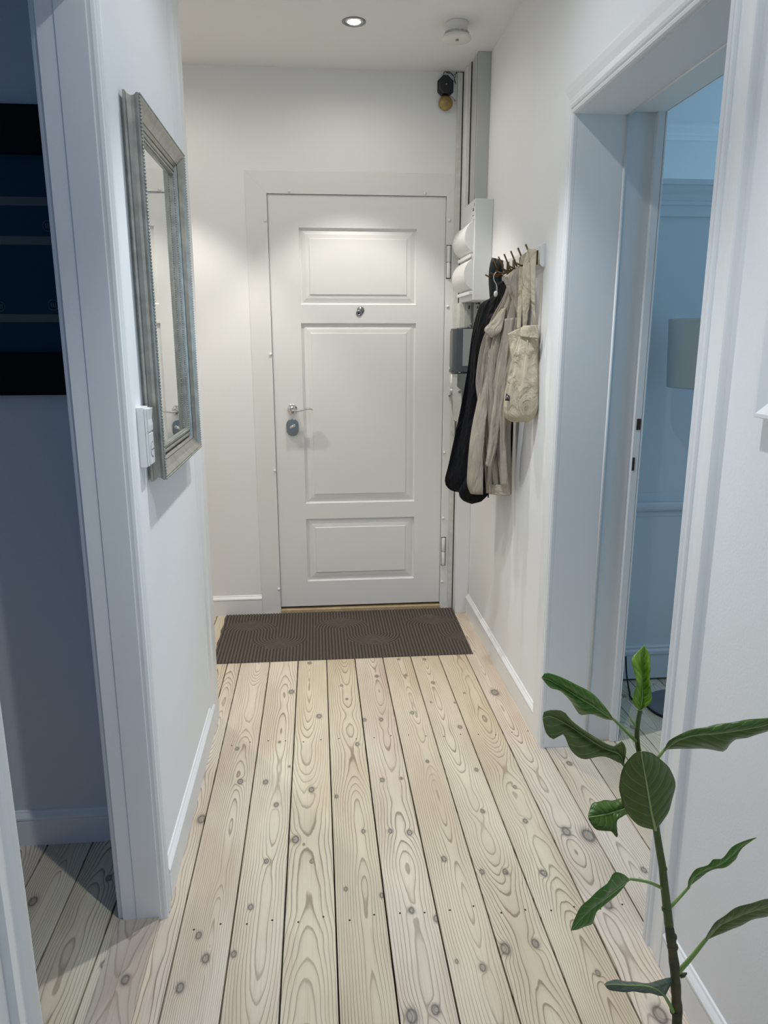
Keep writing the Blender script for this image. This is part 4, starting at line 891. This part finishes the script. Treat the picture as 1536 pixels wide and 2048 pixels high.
leaf([(1246, 1618), (1232, 1622), (1215, 1627), (1195, 1631), (1176, 1634)], [(1262, 1612), (1247, 1597), (1232, 1600), (1210, 1601), (1187, 1606), (1178, 1622), (1176, 1634)],
     [(1262, 1625), (1246, 1632), (1234, 1642), (1234, 1674), (1221, 1662), (1194, 1660), (1180, 1644), (1176, 1634)], 'dark', YP + .03, YP + .01, .012, -.012, .006, [(1306, 1622, YP + .012), (1275, 1616, YP + .025)])
leaf([(1311, 1660), (1303, 1627), (1297, 1592), (1291, 1557), (1285, 1524), (1282, 1502)], [(1311, 1660), (1277, 1650), (1252, 1622), (1240, 1585), (1240, 1553), (1252, 1526), (1268, 1507), (1282, 1502)],
     [(1311, 1660), (1324, 1644), (1340, 1615), (1350, 1569), (1340, 1538), (1320, 1518), (1302, 1505), (1282, 1502)], 'dark', YP - .012, YP - .065, .012, .012, .004, None)
leaf([(1258, 1758), (1236, 1776), (1210, 1796), (1184, 1815), (1162, 1836), (1142, 1861)], [(1258, 1758), (1245, 1747), (1227, 1747), (1212, 1769), (1184, 1792), (1162, 1814), (1147, 1842), (1142, 1861)],
     [(1258, 1758), (1246, 1775), (1215, 1802), (1188, 1821), (1185, 1845), (1163, 1856), (1142, 1861)], 'mid', YP - .02, YP - .07, -.015, .010, .007, [(1326, 1777, YP), (1296, 1764, YP - .01)])
leaf([(1376, 1776), (1390, 1750), (1416, 1736), (1440, 1727), (1465, 1708), (1487, 1688), (1512, 1675)], [(1376, 1776), (1378, 1757), (1394, 1738), (1416, 1729), (1429, 1718.5), (1441, 1719), (1463, 1696), (1487, 1682), (1512, 1675)],
     [(1376, 1776), (1393, 1761), (1416, 1743), (1435, 1734), (1451, 1732), (1469, 1722), (1478, 1700), (1494, 1687), (1512, 1675)], 'mid', YP, YP - .04, -.010, .012, .005, [(1337, 1818, YP), (1358, 1796, YP)])
leaf([(1410, 1881), (1438, 1850), (1462, 1838), (1494, 1824), (1536, 1813), (1590, 1803)], [(1410, 1881), (1418, 1862), (1435, 1842), (1460, 1823), (1494, 1808), (1536, 1798), (1570, 1796), (1590, 1803)],
     [(1410, 1881), (1414, 1880), (1438, 1868), (1460, 1861), (1494, 1844), (1536, 1831), (1570, 1820), (1590, 1803)], 'olive', YP, YP - .05, -.012, .010, .005, [(1351, 1950, YP), (1380, 1918, YP)], pr=.0042)
leaf([(1330, 1993), (1312, 1978), (1288, 1971), (1258, 1970), (1230, 1968), (1209, 1969)], [(1330, 1993), (1345, 1956), (1317, 1962), (1289, 1966), (1258, 1963), (1233, 1960), (1215, 1963), (1209, 1969)],
     [(1330, 1993), (1320, 1991), (1289, 1985), (1258, 1983), (1232, 1983), (1215, 1977), (1209, 1969)], 'grey', YP - .012, YP - .05, .02, -.008, .005, [(1351, 2032, YP), (1341, 2012, YP - .006)], pr=.0036)
MB().tube(sp((1273, 1455, YP), (1268, 1446, YP), (1263, 1440, YP), (1259, 1432, YP), n=10), [.002, .0022, .0024, .0022, .002, .0017, .0014, .001, .0007, .0003], 8).build('young_shoot', 'petiole', pl)
MB().tube([at(1360, 1953, YP), at(1367, 1950, YP), at(1374, 1946, YP)], [.003, .0035, .001], 8).build('leaf_bud', 'bark', pl)
